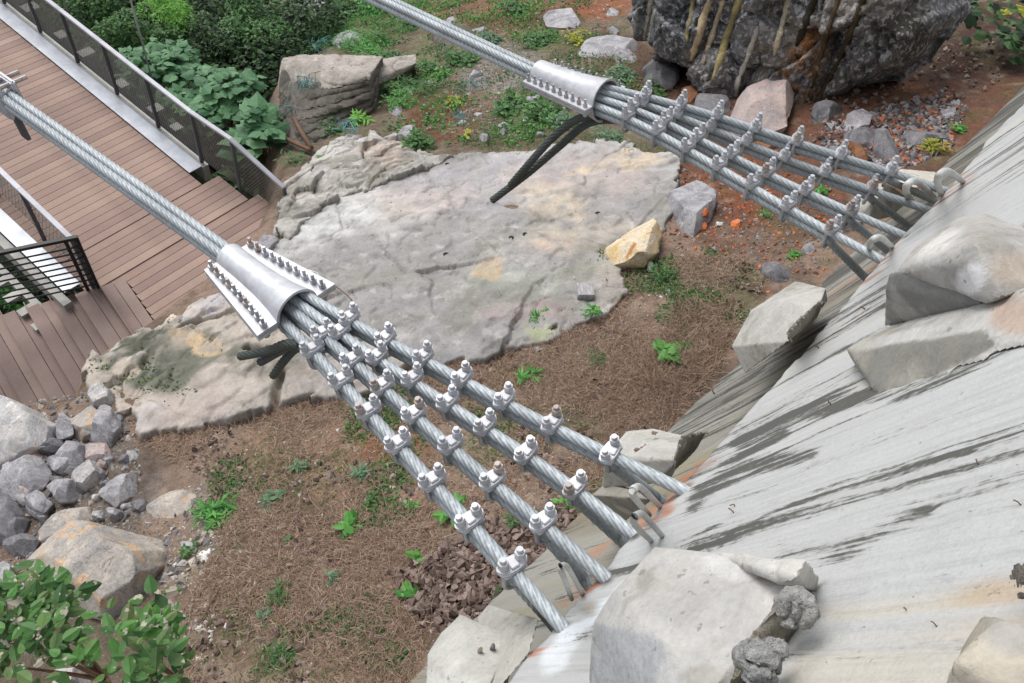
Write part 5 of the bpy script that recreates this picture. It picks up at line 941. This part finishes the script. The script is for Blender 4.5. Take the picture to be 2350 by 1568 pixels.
def bush(name, cen, rad, n, size, mat, label, cat='shrub', shape='ovate', clumps=9, group=None, stem=True, flat=.5, parent_under=1.2, seed=0):
    r = np.random.default_rng(seed+100); cen = np.array(cen); rad = np.array(rad); e = empty(name, cen-zz*rad[2], label, cat, group)
    cc = r.normal(size=(clumps, 3)); cc /= np.linalg.norm(cc, axis=1)[:, None]; cc *= r.uniform(.3, .95, (clumps, 1)); cc[:, 2] = cc[:, 2]*.7+.1
    k = r.integers(0, clumps, n); off = r.normal(size=(n, 3)); off /= np.linalg.norm(off, axis=1)[:, None]; off[:, 2] = np.abs(off[:, 2])*.9-.15; off *= r.uniform(.75, 1.05, (n, 1))*r.uniform(.25, .5, clumps)[k][:, None]
    C = cen + (cc[k]+off)*rad; Nn = off*1.0 + np.array([0, 0, flat*1.6]) + r.normal(size=(n, 3))*.35
    v_, f_ = leafmesh(C, Nn, size*r.uniform(.45, 1.3, n), None, shape, off*1.0+r.normal(size=(n, 3))*.5, rg_=r)
    obj('foliage', mesh(v_, f_, M[mat], False), e)
    if stem:
        mb = MB(); foot = cen - zz*rad[2]*parent_under
        for c_ in cc[:6]: tp = cen + c_*rad*.9; mb.tube(smooth_path([foot, (foot+tp)/2+r.normal(size=3)*.08*rad, tp], .15), [max(.006, rad.max()*.02)]*len(smooth_path([foot, (foot+tp)/2, tp], .15)), 5, False) if 0 else mb.tube([foot, (foot+tp)/2+zz*.08*rad[2], tp], [rad.max()*.03, rad.max()*.02, rad.max()*.01], 5, False)
        mb.build('stems', M['twig'], e, smooth=True)
    return e
# deep hollow behind the fence: dense dark thicket, then named shrubs
B_ = lambda x, y, z: P(x, y, z)
bush('thicket', P(400, 60, -7.0), (4.2, 3.4, 1.6), 9000, .17, 'lf_dark', 'dark green thicket filling the hollow behind the mesh fence', 'thicket', clumps=60, seed=1)
bush('thicket', P(620, 160, -6.2), (1.6, 3.0, 1.6), 6000, .13, 'lf_dark', 'darkest leafy thicket against the side of the layered outcrop', 'thicket', clumps=40, seed=2)
bush('thicket', P(150, -40, -7.0), (5.5, 3.0, 1.8), 4500, .2, 'lf_dark', 'dark thicket at the top left corner beyond the fence', 'thicket', clumps=40, seed=3)
bush('shrub', P(370, 30, -5.2), (.85, .85, .7), 2600, .11, 'lf_lime', 'bright lime green shrub near the top of the hollow', clumps=14, shape='narrow', seed=4)
bush('shrub', P(230, 20, -5.4), (1.2, .9, .7), 2600, .10, 'lf_mid', 'mid green shrub between the fence top and the lime shrub', clumps=16, seed=5)
bush('shrub', P(310, 90, -5.3), (1.0, .8, .6), 2200, .09, 'lf_mid', 'mid green shrub below the lime shrub', clumps=14, seed=6)
bush('shrub', P(560, 60, -5.4), (1.0, 1.0, .9), 2400, .10, 'lf_mid', 'loose grey-green shrub right of the lime shrub at the top', clumps=18, seed=7)
bush('shrub', P(470, 110, -5.5), (.9, .9, .6), 2000, .09, 'lf_dark', 'dark small leaved shrub between lime shrub and broad leaved plants', clumps=14, seed=8)
bush('broad_leaved_shrub', P(375, 160, -4.7), (.95, .75, .5), 330, .2, 'lf_blue', 'broad bluish leaved shrub behind the hanger rod', shape='lobed', clumps=12, seed=9, flat=1.2)
bush('broad_leaved_shrub', P(520, 230, -4.4), (1.0, .75, .55), 360, .22, 'lf_blue', 'broad bluish leaved shrub in the middle of the hollow', shape='lobed', clumps=12, seed=10, flat=1.2)
bush('broad_leaved_shrub', P(605, 310, -4.1), (.55, .6, .6), 110, .3, 'lf_blue', 'shrub with the largest leaves close to the layered outcrop', shape='lobed', clumps=8, seed=11, flat=1.2)
bush('broad_leaved_shrub', P(450, 240, -5.2), (1.5, .9, .5), 420, .2, 'lf_blue', 'low broad leaved shrub right behind the mesh fence', shape='lobed', clumps=14, seed=12, flat=1.2)
bush('shrub', P(610, 390, -4.9), (.8, .8, .5), 500, .2, 'lf_dark', 'dark broad leaved shrub under the end of the mesh fence', shape='lobed', clumps=8, seed=13)
bush('shrub', P(60, 690, -5.8), (1.6, 1.3, .5), 2400, .10, 'lf_dark', 'dark undergrowth seen through the black railing', clumps=20, seed=14)
bush('shrub', P(40, 690, -5.0), (.7, .3, .3), 500, .1, 'lf_weed', 'bright green weeds at the foot of the black railing', clumps=8, seed=15)
# weeds: one thing each
def weed(x, y, r_px, mat, label, shape='ovate', n=40, leaf=.35, hgt=.5, fr=T, group=None, k0=0, seed=None):
    c = fr(x, y, k0); dep = (c-CAM)@R[:, 2]; r = r_px*dep/F; ht = r*hgt; ht_c = c + zz*(ht*.4+.03)
    return bush('weed', ht_c, (r, r, ht), n, r*leaf*1.6, mat, label, 'weed', shape, clumps=max(4, n//9), group=group, stem=True, flat=1.0, seed=int(x*7+y) if seed is None else seed)
WEEDS = [
 (1541, 818, 34, 'lf_weed', 'bright green bushy weed with lobed leaves in the dry grass near the wall', 'lobed', 34, .5, .8),
 (1210, 863, 24, 'lf_weed', 'bright green jagged weed between slab end and near ropes', 'narrow', 60, .7, .5),
 (1350, 730, 20, 'lf_weed', 'upright green weed on the lower rim of the broad slab', 'ovate', 60, .35, 1.5), (1245, 735, 30, 'lf_weed', 'spreading pale green weed on the rim of the broad slab', 'narrow', 90, .4, .3),
 (697, 1076, 17, 'lf_sage', 'sage green rosette in dry grass left of the near ropes', 'narrow', 40, .7, .4), (830, 1082, 20, 'lf_sage', 'darker sage rosette closest to the lowest near rope', 'narrow', 50, .7, .4),
 (500, 1190, 40, 'lf_weed', 'bright green fern clump right of the flat tan slab', 'narrow', 260, .45, .5), (620, 1162, 26, 'lf_sage', 'sage green leafy sprig right of the fern clump', 'ovate', 30, .45, .4),
 (805, 1215, 26, 'lf_weed', 'weed with heart shaped dark green leaves in dry grass', 'ovate', 12, .75, 1.0), (1030, 1190, 22, 'lf_weed', 'heart leaved weed half hidden by the lowest near rope', 'ovate', 8, .9, .8), (1055, 1160, 18, 'lf_weed', 'pair of broad green leaves between the two lowest near ropes', 'ovate', 6, .9, .6),
 (942, 1165, 14, 'lf_weed', 'slim weed with small paired leaves right of the heart leaved weed', 'ovate', 16, .5, 1.), (950, 1290, 20, 'lf_weed', 'three lobed weed above the dead leaves', 'ovate', 10, .8, .7), (948, 1362, 26, 'lf_weed', 'bright green jagged weed next to the dead leaves', 'lobed', 26, .5, .5),
 (757, 1338, 20, 'lf_sage', 'pale sage rosette in the middle of the lower grass', 'narrow', 30, .7, .3), (650, 1370, 30, 'lf_mid', 'low dark green weed left of the pale sage rosette', 'narrow', 120, .35, .4), (605, 1410, 20, 'lf_sage', 'small leafy sprig in the lower left grass', 'ovate', 14, .6, .5),
 (855, 1150, 20, 'lf_mid', 'dull green weed just above the heart leaved weed', 'narrow', 50, .4, .4), (790, 1240, 10, 'lf_mid', 'tiny weed under the heart leaved weed', 'ovate', 10, .6, .5), (655, 1245, 13, 'lf_mid', 'tiny round weed above the low dark green weed', 'ovate', 16, .5, .4),
 (1300, 1160, 24, 'lf_weed', 'green weed under the third near rope beside the stub', 'ovate', 22, .4, .6), (1180, 1200, 24, 'lf_mid', 'dull weed between the second and third near ropes', 'narrow', 60, .4, .6), (1160, 1370, 30, 'lf_mid', 'dark weed behind the lowest grip beside the dead leaves', 'narrow', 120, .3, .6),
 (1807, 592, 22, 'lf_weed', 'fresh green weed behind the dark stone under the far ropes', 'ovate', 60, .35, .6), (1888, 440, 20, 'lf_weed', 'small green weed between the far ropes', 'ovate', 20, .45, .6), (1750, 495, 18, 'lf_weed', 'sparse green weed in orange rubble', 'narrow', 40, .4, .4),
 (965, 340, 38, 'lf_mid', 'bushy green weed at the upper rim of the broad slab', 'ovate', 220, .2, .7), (985, 165, 26, 'lf_mid', 'yellow-green weed clump on the debris slope', 'ovate', 120, .25, .6), (1010, 180, 22, 'lf_weed', 'brighter weed clump beside the yellow-green one', 'ovate', 120, .25, .6),
 (920, 205, 50, 'lf_mid', 'wide feathery weed right of the layered outcrop', 'narrow', 420, .22, .5), (850, 130, 34, 'lf_weed', 'green weed over the outcrop front', 'narrow', 160, .3, .6), (870, 95, 24, 'lf_mid', 'dark green weed beside the greyish rock', 'ovate', 120, .22, .8),
 (830, 285, 26, 'lf_lime', 'spiky yellow-green weed at the foot of the outcrop', 'narrow', 80, .5, .6), (800, 30, 60, 'lf_mid', 'big mass of green weeds above the outcrop', 'ovate', 700, .11, .5), (880, 20, 50, 'lf_weed', 'light green weeds left of the far main cable', 'ovate', 500, .12, .5), (740, 60, 40, 'lf_weed', 'leafy weeds hanging over the outcrop top', 'narrow', 260, .25, .5),
 (690, 100, 34, 'lf_weed', 'drooping leafy weeds at the left rim of the outcrop', 'narrow', 200, .3, .6), (950, 60, 46, 'lf_mid', 'thin weeds beside the far main cable', 'narrow', 260, .25, .4), (1170, 255, 40, 'lf_mid', 'dark leaved creeper left of the rope tails', 'ovate', 200, .25, .4), (1250, 270, 44, 'lf_mid', 'dark leaved creeper around the rope tails', 'ovate', 260, .22, .4),
 (1240, 100, 50, 'lf_mid', 'yellowish ground weeds beyond the far collar', 'ovate', 300, .14, .25), (1400, 320, 40, 'lf_sage', 'pale dry-green weed under the far ropes', 'narrow', 240, .25, .3), (1050, 240, 24, 'lf_yell', 'yellow-green mossy weed on the debris slope', 'ovate', 90, .22, .3), (1075, 315, 14, 'lf_yell', 'yellowing two-leaved weed left of the rope tails', 'ovate', 5, .9, .8),
 (760, 365, 18, 'lf_weed', 'round leaved weed on the pale rocks near the fence end', 'ovate', 8, .9, .3), (675, 375, 26, 'lf_mid', 'weeds growing in front of the fence end', 'narrow', 90, .35, .6), (670, 505, 14, 'lf_yell', 'small yellow-green weed at the deck corner', 'ovate', 12, .5, .6),
 (1530, 640, 34, 'lf_mid', 'low dark green weed below the ochre boulder', 'narrow', 160, .25, .4), (1830, 670, 24, 'lf_mid', 'dark low weed at the upper concrete stub', 'narrow', 90, .3, .3), (1380, 830, 30, 'lf_mid', 'dark mossy weed left of the bushy lobed weed', 'narrow', 160, .22, .3), (1100, 1500, 18, 'lf_mid', 'weed squeezed between dead leaves and the lowest stub', 'ovate', 40, .3, .6),
 (430, 1275, 24, 'lf_mid', 'small leafy weed at the shaded side of the largest boulder', 'ovate', 60, .3, .6), (640, 1515, 42, 'lf_mid', 'dark green ferny moss patch at the bottom', 'narrow', 420, .16, .25), (2140, 350, 30, 'lf_yell', 'yellow-green grass tuft against the wall at far right', 'narrow', 90, .4, .6), (2195, 300, 22, 'lf_weed', 'green weed against the wall at far right', 'ovate', 40, .35, .6),
 (570, 943, 12, 'lf_weed', 'tiny green weed at the lower edge of the mossy slab', 'narrow', 24, .5, .5), (1200, 1340, 10, 'lf_mid', 'tiny weed under the lowest near grip', 'narrow', 20, .5, .5), (1950, 20, 1, 'lf_mid', '', 'narrow', 2, .5, .5),
]
for x, y, r, mt, lb, sh, n, lf, hg in WEEDS:
    if lb: weed(x, y, r, mt, lb, sh, n, lf, hg, group=None)
for x, y, r_, mt, n_, lb in [(700, 118, 40, 'lf_mid', 260, 'trailing green growth over the top left of the layered outcrop'), (820, 112, 50, 'lf_weed', 360, 'leafy weeds along the top edge of the layered outcrop'), (905, 150, 40, 'lf_mid', 300, 'dense weeds filling the cleft between the two outcrops'), (920, 240, 46, 'lf_weed', 380, 'tall weeds at the right foot of the layered outcrop'),
    (980, 210, 40, 'lf_mid', 320, 'mixed green weeds right of the layered outcrop'), (760, 300, 40, 'lf_mid', 260, 'weeds hanging in front of the layered outcrop'), (1060, 150, 40, 'lf_mid', 260, 'low weeds under the far main cable'), (1120, 100, 36, 'lf_sage', 200, 'grey-green weeds above the far main cable'), (640, 60, 50, 'lf_mid', 420, 'shrubby weeds at the rim of the hollow beside the top rock'),
    (1430, 190, 40, 'lf_sage', 300, 'dry grey-green tangle right of the far collar'), (1500, 225, 36, 'lf_mid', 240, 'dark weeds behind the first far grips'), (1330, 95, 34, 'lf_yell', 160, 'yellow-green mossy clump by the tabletop rock'), (1180, 30, 34, 'lf_mid', 200, 'low weeds left of the tabletop rock'), (1300, 290, 36, 'lf_sage', 260, 'pale weeds at the foot of the rope tails')]:
    weed(x, y, r_, mt, lb, 'narrow' if n_ > 300 else 'ovate', n_, .17, .45)
# dark corner shrub, top right
bush('shrub', T(2320, 60, .5), (1.3, 1.0, .5), 150, .18, 'lf_dark', 'dark broad leaved shrub in the shaded top right corner', shape='lobed', clumps=10, seed=30, flat=1, stem=False)
bush('overhanging_branch', T(2330, 40, 1.6), (.5, .4, .15), 7, .15, 'lf_yell', 'yellow-green leafy branch at the right picture edge', 'branch', clumps=4, seed=31, flat=1, stem=False)
# bottom-left shrub with eaten leaves
for (x, y, dep, rr, n, sz, sd, lb) in ((150, 1480, 4.4, (.60, .40, .28), 230, .10, 40, 'insect-eaten broad leaved shrub filling the bottom left corner'), (360, 1500, 4.5, (.24, .32, .2), 90, .10, 41, 'smaller leafy branch at the right side of the corner shrub'), (40, 1400, 4.6, (.3, .28, .2), 110, .10, 42, 'leafy branch with bleached holes at the left edge below the largest boulder')):
    bush('broad_leaved_shrub', D(x, y, dep), rr, n, sz, 'lf_hole', lb, shape='ovate', clumps=12, seed=sd, flat=1.1, parent_under=3)
# ------------------------------------------------------------ loose cover nobody could count
def scatter(poly, n, fr=T, seed=0, dens=None):
    r = np.random.default_rng(seed); pab = np.array([fr.ab(*p) for p in poly]); lo_, hi = pab.min(0), pab.max(0); out = []
    while len(out) < n:
        q = r.uniform(lo_, hi, (n, 2)); m = polysd(q, pab) > 0
        if dens is not None: m &= r.uniform(0, 1, n) < dens(q)
        out += list(q[m])
    ab = np.array(out[:n]); v = fr.o + ab[:, :1]*fr.e1 + ab[:, 1:]*fr.e2; v[:, 2] += ground_h(v); return v, r
GRASS = [(850, 885), (1010, 835), (1250, 805), (1330, 745), (1430, 640), (1560, 590), (1720, 600), (1770, 640), (1680, 790), (1560, 985), (1400, 1150), (1250, 1320), (1000, 1500), (960, 1600), (430, 1600), (420, 1420), (500, 1260), (480, 1110), (330, 1010), (560, 965), (640, 945), (770, 905)]
def straw(poly, n, seed, length, mat, name, label, wd=.0022, lift=.35, dens=None):
    v, r = scatter(poly, n, seed=seed, dens=dens); a = r.uniform(0, 2*math.pi, n); d = np.stack([np.cos(a), np.sin(a), r.uniform(-.3, lift*2, n)], 1); L_ = length*r.uniform(.4, 1.2, n)[:, None]; side = np.cross(d, zz+r.normal(size=(n, 3))*.3); side /= np.linalg.norm(side, axis=1)[:, None]; side *= wd
    v = v + zz*r.uniform(-.01, .03, n)[:, None]; bend = r.normal(size=(n, 3))*.25; bend[:, 2] -= .25
    p0, p1, p2 = v, v+d*L_*.5, v+d*L_+bend*L_; V_ = np.stack([p0-side, p0+side, p1-side, p1+side, p2], 1).reshape(-1, 3); i = np.arange(n)*5
    f = [tuple(q) for b in i.tolist() for q in ((b, b+1, b+3, b+2), (b+2, b+3, b+4))]
    tag(obj(name, mesh(V_, f, M[mat], False)), label, 'grass', kind='stuff')
def gd(q): p3 = np.stack([q[:, 0], q[:, 1], 0*q[:, 0]], 1); return np.clip(.5+1.7*fbm(p3, 1.5, 4, 12), .03, 1)
straw(GRASS, 64000, 3, .11, 'straw', 'dry_grass', 'matted dry brown grass covering the ground between slab and wall', dens=gd)
straw([(1560, 700), (1690, 700), (1660, 830), (1540, 960), (1450, 900)], 5000, 4, .2, 'straw', 'dry_grass', 'longer tan dry grass tufts against the foot of the wall', lift=.6)
straw(GRASS, 9000, 5, .045, 'moss', 'ground_moss', 'thin green moss and seedlings through the dry grass', wd=.004, dens=lambda q: np.clip(fbm(np.stack([q[:, 0], q[:, 1], 0*q[:, 0]+4], 1), 1.6, 3, 15)*1.6, 0.02, 1))
straw([(680, -40), (1400, -40), (1480, 130), (1330, 310), (1000, 350), (860, 290), (960, 130), (690, 60)], 16000, 6, .08, 'moss', 'ground_moss', 'scrubby green growth over the debris slope', wd=.004, dens=lambda q: np.clip(fbm(np.stack([q[:, 0], q[:, 1], 0*q[:, 0]+4], 1), 1.4, 3, 25)*1.8+.1, 0.02, 1))
straw([(1380, 60), (1500, 110), (1600, 250), (1480, 300), (1380, 180)], 2500, 7, .25, 'twig', 'dry_roots', 'tangle of dry roots and twigs beside the drilled rock face', wd=.003)
for k_, rim in enumerate([[(1000, 790), (1260, 760), (1400, 650), (1460, 600), (1470, 680), (1270, 825), (1010, 860)], [(300, 960), (560, 925), (760, 870), (870, 820), (880, 900), (640, 970), (310, 1030)], [(1090, 330), (1330, 305), (1560, 340), (1540, 380), (1330, 350), (1110, 368)]]):
    straw(rim, 3200, 20+k_, .09, 'straw' if k_ < 2 else 'moss', 'dry_grass' if k_ < 2 else 'ground_moss', ['dry grass creeping over the lower rim of the broad slab', 'dry grass creeping over the lower rim of the mossy slab', 'green growth creeping over the upper rim of the broad slab'][k_], lift=.5)
straw([(1060, 740), (1180, 700), (1200, 760), (1080, 800)], 260, 8, .3, 'twig', 'dry_roots', 'small heap of dry twigs on the lower rim of the broad slab', wd=.003, lift=.1)
straw([(560, 1040), (960, 900), (1400, 1050), (1100, 1500), (560, 1520)], 160, 9, .22, 'straw', 'dry_stalks', 'scattered pale dry stalks lying on the grass', wd=.0035, lift=.1)
def gravel(polys, n, smin, smax, name, label, cols, seed, dens=None, k0=0):
    tv = np.array([(1, 0, 0), (-1, 0, 0), (0, 1, 0), (0, -1, 0), (0, 0, 1), (0, 0, -1)], float); tf = [(0, 2, 4), (2, 1, 4), (1, 3, 4), (3, 0, 4), (2, 0, 5), (1, 2, 5), (3, 1, 5), (0, 3, 5)]
    per = [n//len(polys)]*len(polys); VV, CC = [], []
    for k_, (po, m) in enumerate(zip(polys, per)):
        v, r = scatter(po, m, seed=seed+k_, dens=dens); s = smin*(smax/smin)**(r.uniform(0, 1, m)**2.2); Q = tv[None]*(s[:, None, None]*r.uniform(.5, 1.2, (m, 1, 3))) + r.normal(size=(m, 6, 3))*s[:, None, None]*.2
        a = r.uniform(0, 6.28, m); ca, sa = np.cos(a)[:, None], np.sin(a)[:, None]; Q = np.stack([Q[..., 0]*ca-Q[..., 1]*sa, Q[..., 0]*sa+Q[..., 1]*ca, Q[..., 2]*.7], -1)
        VV.append((Q + v[:, None] + zz*(s*.2+k0)[:, None, None] if np.ndim(s) else Q).reshape(-1, 3)); ci = r.integers(0, len(cols), m); CC.append(np.repeat(np.array([lin(c) for c in cols])[ci], 6, 0))
    V_ = np.vstack(VV); m = len(V_)//6; f = [tuple(q+6*i for q in t) for i in range(m) for t in tf]
    tag(obj(name, mesh(V_, f, M['pebble'], False, np.vstack(CC))), label, 'gravel', kind='stuff')
GC = [(150, 148, 148), (120, 118, 120), (182, 176, 168), (132, 112, 98), (160, 120, 96)]
gravel([[(1100, 60), (1420, 60), (1400, 180), (1330, 250), (1120, 280), (1000, 200)], [(980, 100), (1200, 90), (1120, 330), (960, 300)], [(1000, -40), (1420, -40), (1400, 90), (1050, 60)]], 9000, .006, .04, 'gravel', 'grey chippings and gravel over the debris slope', GC, 50)
gravel([[(1480, 380), (1720, 300), (1900, 420), (1960, 520), (1880, 640), (1620, 610), (1480, 540)]], 4200, .006, .04, 'rubble', 'orange and grey stone rubble in red soil under the far ropes', [(176, 104, 68), (190, 120, 84), (140, 136, 134), (112, 78, 60), (120, 110, 104)], 51)
gravel([[(1980, 260), (2160, 210), (2220, 250), (2180, 340), (2060, 400), (1900, 380), (1880, 300)]], 3600, .008, .08, 'rubble', 'grey and reddish stone rubble near the wall at far right', [(120, 118, 120), (150, 148, 150), (168, 110, 84), (96, 92, 92)], 52)
gravel([[(0, 930), (280, 900), (330, 1060), (320, 1180), (460, 1120), (500, 1300), (300, 1420), (0, 1420)]], 2600, .01, .05, 'rubble', 'grey broken stone filling gaps in the rock pile', [(140, 138, 138), (168, 164, 160), (112, 110, 112), (160, 146, 130)], 53)
gravel([GRASS], 4200, .004, .022, 'gravel', 'small pale stones scattered in the dry grass', [(176, 168, 156), (150, 140, 130), (196, 190, 180)], 54)
gravel([[(420, 1120), (520, 1100), (660, 1200), (620, 1300), (440, 1560), (340, 1440)]], 800, .006, .04, 'gravel', 'pale stone flakes at the left border of the dry grass', [(186, 178, 166), (160, 152, 146), (200, 194, 186)], 55)
gravel([S1], 500, .004, .016, 'gravel', 'crumbs of stone lying on the broad slab', [(200, 196, 190), (120, 112, 104), (160, 120, 96), (140, 138, 136)], 56, k0=.13)
gravel([[(1850, 120), (2250, 60), (2300, 180), (2000, 220)]], 500, .006, .035, 'gravel', 'scattered stones on the shaded red soil', [(110, 108, 110), (140, 100, 80)], 57)
def cover(poly, n, size, mat, name, label, seed, th=.05, f_=1.6, h_=.05, shape='ovate'):
    v, r = scatter(poly, n, seed=seed, dens=lambda q: np.clip((fbm(np.stack([q[:, 0], q[:, 1], 0*q[:, 0]+seed], 1), f_, 4, 5)-th)*6, 0, 1)); v = v + zz*r.uniform(.0, h_, n)[:, None]
    vv_, ff = leafmesh(v, np.array([0, 0, 1.])+r.normal(size=(n, 3))*.55, size*r.uniform(.5, 1.5, n), None, shape, fold=.5, rg_=r); tag(obj(name, mesh(vv_, ff, M[mat], False)), label, 'ground cover', kind='stuff')
DEB = [(690, 20), (780, -40), (1420, -50), (1400, 60), (1480, 160), (1440, 260), (1330, 315), (1180, 335), (1000, 340), (880, 330), (880, 240), (960, 140), (900, 120), (760, 120), (690, 90)]
cover(DEB, 5200, .065, 'lf_weed', 'ground_cover', 'patchy bright green weeds spread over the debris slope', 70, .12, 1.1, .12)
cover(DEB, 5200, .05, 'lf_mid', 'ground_cover', 'darker creeping growth over the debris slope', 71, .05, 1.5, .08)
cover([(690, 10), (790, -40), (960, -40), (980, 60), (900, 110), (760, 115), (680, 95)], 3600, .07, 'lf_weed', 'ground_cover', 'dense weeds over the rocks above the layered outcrop', 72, -.1, 1.5, .25, 'narrow')
cover(GRASS, 5000, .036, 'lf_mid', 'ground_cover', 'scattered tiny green seedlings in the dry grass', 73, .18, 1.3, .03)
cover(GRASS, 1500, .05, 'dead', 'leaf_crumbs', 'scattered dead leaf crumbs in the dry grass', 74, .0, 2., .03, 'lobed')
cover([(1420, 640), (1560, 560), (1720, 600), (1740, 690), (1600, 720), (1450, 720)], 1200, .035, 'lf_mid', 'ground_cover', 'green creeping growth between ochre boulder and upper stub', 75, .0, 2.2, .04)
def litter(poly, n, size, mat, name, label, seed, k0=.03, fr=T):
    v, r = scatter(poly, n, fr=fr, seed=seed); v = v + zz*(k0+r.uniform(-.01, .04, n))[:, None]; vv_, ff = leafmesh(v, np.array([0, 0, 1.])+r.normal(size=(n, 3))*.45, size*r.uniform(.6, 1.3, n), None, 'lobed', fold=.9, rg_=r)
    tag(obj(name, mesh(vv_, ff, M[mat], False)), label, 'leaf litter', kind='stuff')
litter([(900, 1320), (1000, 1270), (1120, 1210), (1230, 1170), (1330, 1180), (1240, 1290), (1180, 1360), (1080, 1420), (1010, 1450), (960, 1420)], 1100, .07, 'dead', 'dead_leaves', 'drift of dark dead leaves between the lowest near ropes and the wall foot', 60)
litter([(1860, 200), (2330, 60), (2300, 200), (2100, 260), (1800, 420)], 260, .08, 'dead', 'dead_leaves', 'scattered dead leaves on the shaded red soil', 61)
for k_, (po, n_) in enumerate((([(1180, 640), (1440, 560), (1440, 660), (1300, 740), (1100, 800), (1080, 760)], 900), ([(200, 800), (420, 740), (600, 850), (420, 960), (220, 900)], 500))):
    v, r = scatter(po, n_, seed=90+k_, dens=lambda q: np.clip(fbm(np.stack([q[:, 0], q[:, 1], 0*q[:, 0]+2], 1), 2.5, 4, 5)*4, 0, 1)); v = v + zz*(.05+.07*k_); vv_, ff = leafmesh(v, np.array([0, 0, 1.])+r.normal(size=(n_, 3))*.5, .03*r.uniform(.5, 1.5, n_), None, 'ovate', fold=.5, rg_=r)
    tag(obj('ground_moss', mesh(vv_, ff, M['moss'], False)), ['thin moss and crumbs on the lower part of the broad slab', 'dark moss tufts on the slab beside the stairs'][k_], 'moss', kind='stuff')
# dead leaf cluster on the middle stub, pebbles on the lowest stub
r = np.random.default_rng(3); cc = np.array([P(1483+r.normal()*7, 1035+r.normal()*18, 2.86) for _ in range(16)])
vv_, ff = leafmesh(cc, W.n*.4+zz+r.normal(size=(16, 3))*.5, .035, None, 'lobed', fold=.8, rg_=r); tag(obj('dead_leaf_cluster', mesh(vv_, ff, M['dead'], False)), 'small cluster of curled dead leaves on the middle concrete stub', 'dead leaves', kind='stuff')
HZ = Frame([0, 0, 3.2], [1, 0, 0], [0, 1, 0])
for (x, y), mt, lb in (((1104, 1485), 'tan_rock', 'brown pebble on the lowest concrete stub, left of two'), ((1133, 1478), 'dark_rock', 'dark pebble on the lowest concrete stub, right of two')):
    rock([(x-7, y), (x, y-7), (x+8, y-3), (x+5, y+6), (x-3, y+6)], .03, mt, lb, 'pebble', 'pebble', fr=HZ, k0=.0)
rock([(1612, 478), (1624, 472), (1632, 482), (1620, 490)], .03, 'orange_stone', 'orange leaf-like stone on top of the grey flat topped block', 'stone', 'stone', k0=.2)
# sticks, broken branches and torn net by the outcrop
for pts, r_, lb in (([(642, 200, .5), (660, 240, .4), (690, 300, .3), (715, 340, .1)], .045, 'thick broken brown branch leaning on the outcrop, upper one'), ([(610, 285, .3), (650, 315, .2), (712, 345, .1)], .04, 'lower dark broken branch below the outcrop'),
                    ([(1672, 590, .03), (1720, 640, .06), (1757, 672, .04)], .006, 'thin pale dry twig pointing at the orange stone by the upper stub'), ([(455, 1435, .03), (504, 1350, .06)], .006, 'straight pale dry stick in the lower left grass'), ([(1300, 1000, .03), (1350, 975, .04)], .008, 'short pale stick right of the third near rope'),
                    ([(715, 638, .17), (760, 652, .17), (790, 672, .17), (808, 690, .17)], .008, 'thin curved dark twig on the slab right of the near collar')):
    tag(MB().tube(smooth_path([T(*p) for p in pts], .05), r_, 7).build('branch' if r_ > .02 else 'twig', M['twig'], smooth=True), lb, 'branch' if r_ > .02 else 'twig')
for i, (x, y, h_, lb) in enumerate([(700, 190, .8, 'torn blue net rag on top of the layered outcrop'), (660, 245, .45, 'torn blue net rag caught on the broken branch'), (740, 100, .5, 'torn blue net rag beside the greyish rock'), (790, 290, .2, 'torn blue net rag at the foot of the outcrop'), (1090, 190, .05, 'torn blue net rag on the debris slope'), (1060, 265, .05, 'lower torn blue net rag on the debris slope')]):
    r = np.random.default_rng(i); mb = MB()
    for j in range(26):
        a = T(x+r.normal()*14, y+r.normal()*9, h_+.05); mb.tube([a, a+r.normal(size=3)*.06, a+r.normal(size=3)*.10], .006, 3, False)
    tag(mb.build('net_rag', M['net']), lb, 'net rag')
# drill holes in the slab: dark discs with a low rim, hole shade put into the colour
for (x, y, hl), c_ in zip(HOLES, HP):
    pass; mb = MB(); n = 14; r_ = .035
    ring = lambda r, z: [c_+np.array([r*math.cos(k_*2*math.pi/n), r*math.sin(k_*2*math.pi/n), z]) for k_ in range(n)]
    vs = ring(r_*1.15, -.004)+ring(r_*.85, .007)+ring(r_*.7, .001); fs = []
    for a in range(2): fs += [(a*n+k_, a*n+(k_+1) % n, (a+1)*n+(k_+1) % n, (a+1)*n+k_) for k_ in range(n)]
    fs.append(tuple(2*n+k_ for k_ in range(n))); tag(mb.add(vs, fs).build('drill_hole', M['pit'], smooth=False), 'small round drill hole in the broad pale slab, ' + hl, 'drill hole', 'drill holes in the broad slab')
for im in list(bpy.data.objects):
    if im.type == 'MESH' and not im.data.polygons: bpy.data.objects.remove(im)
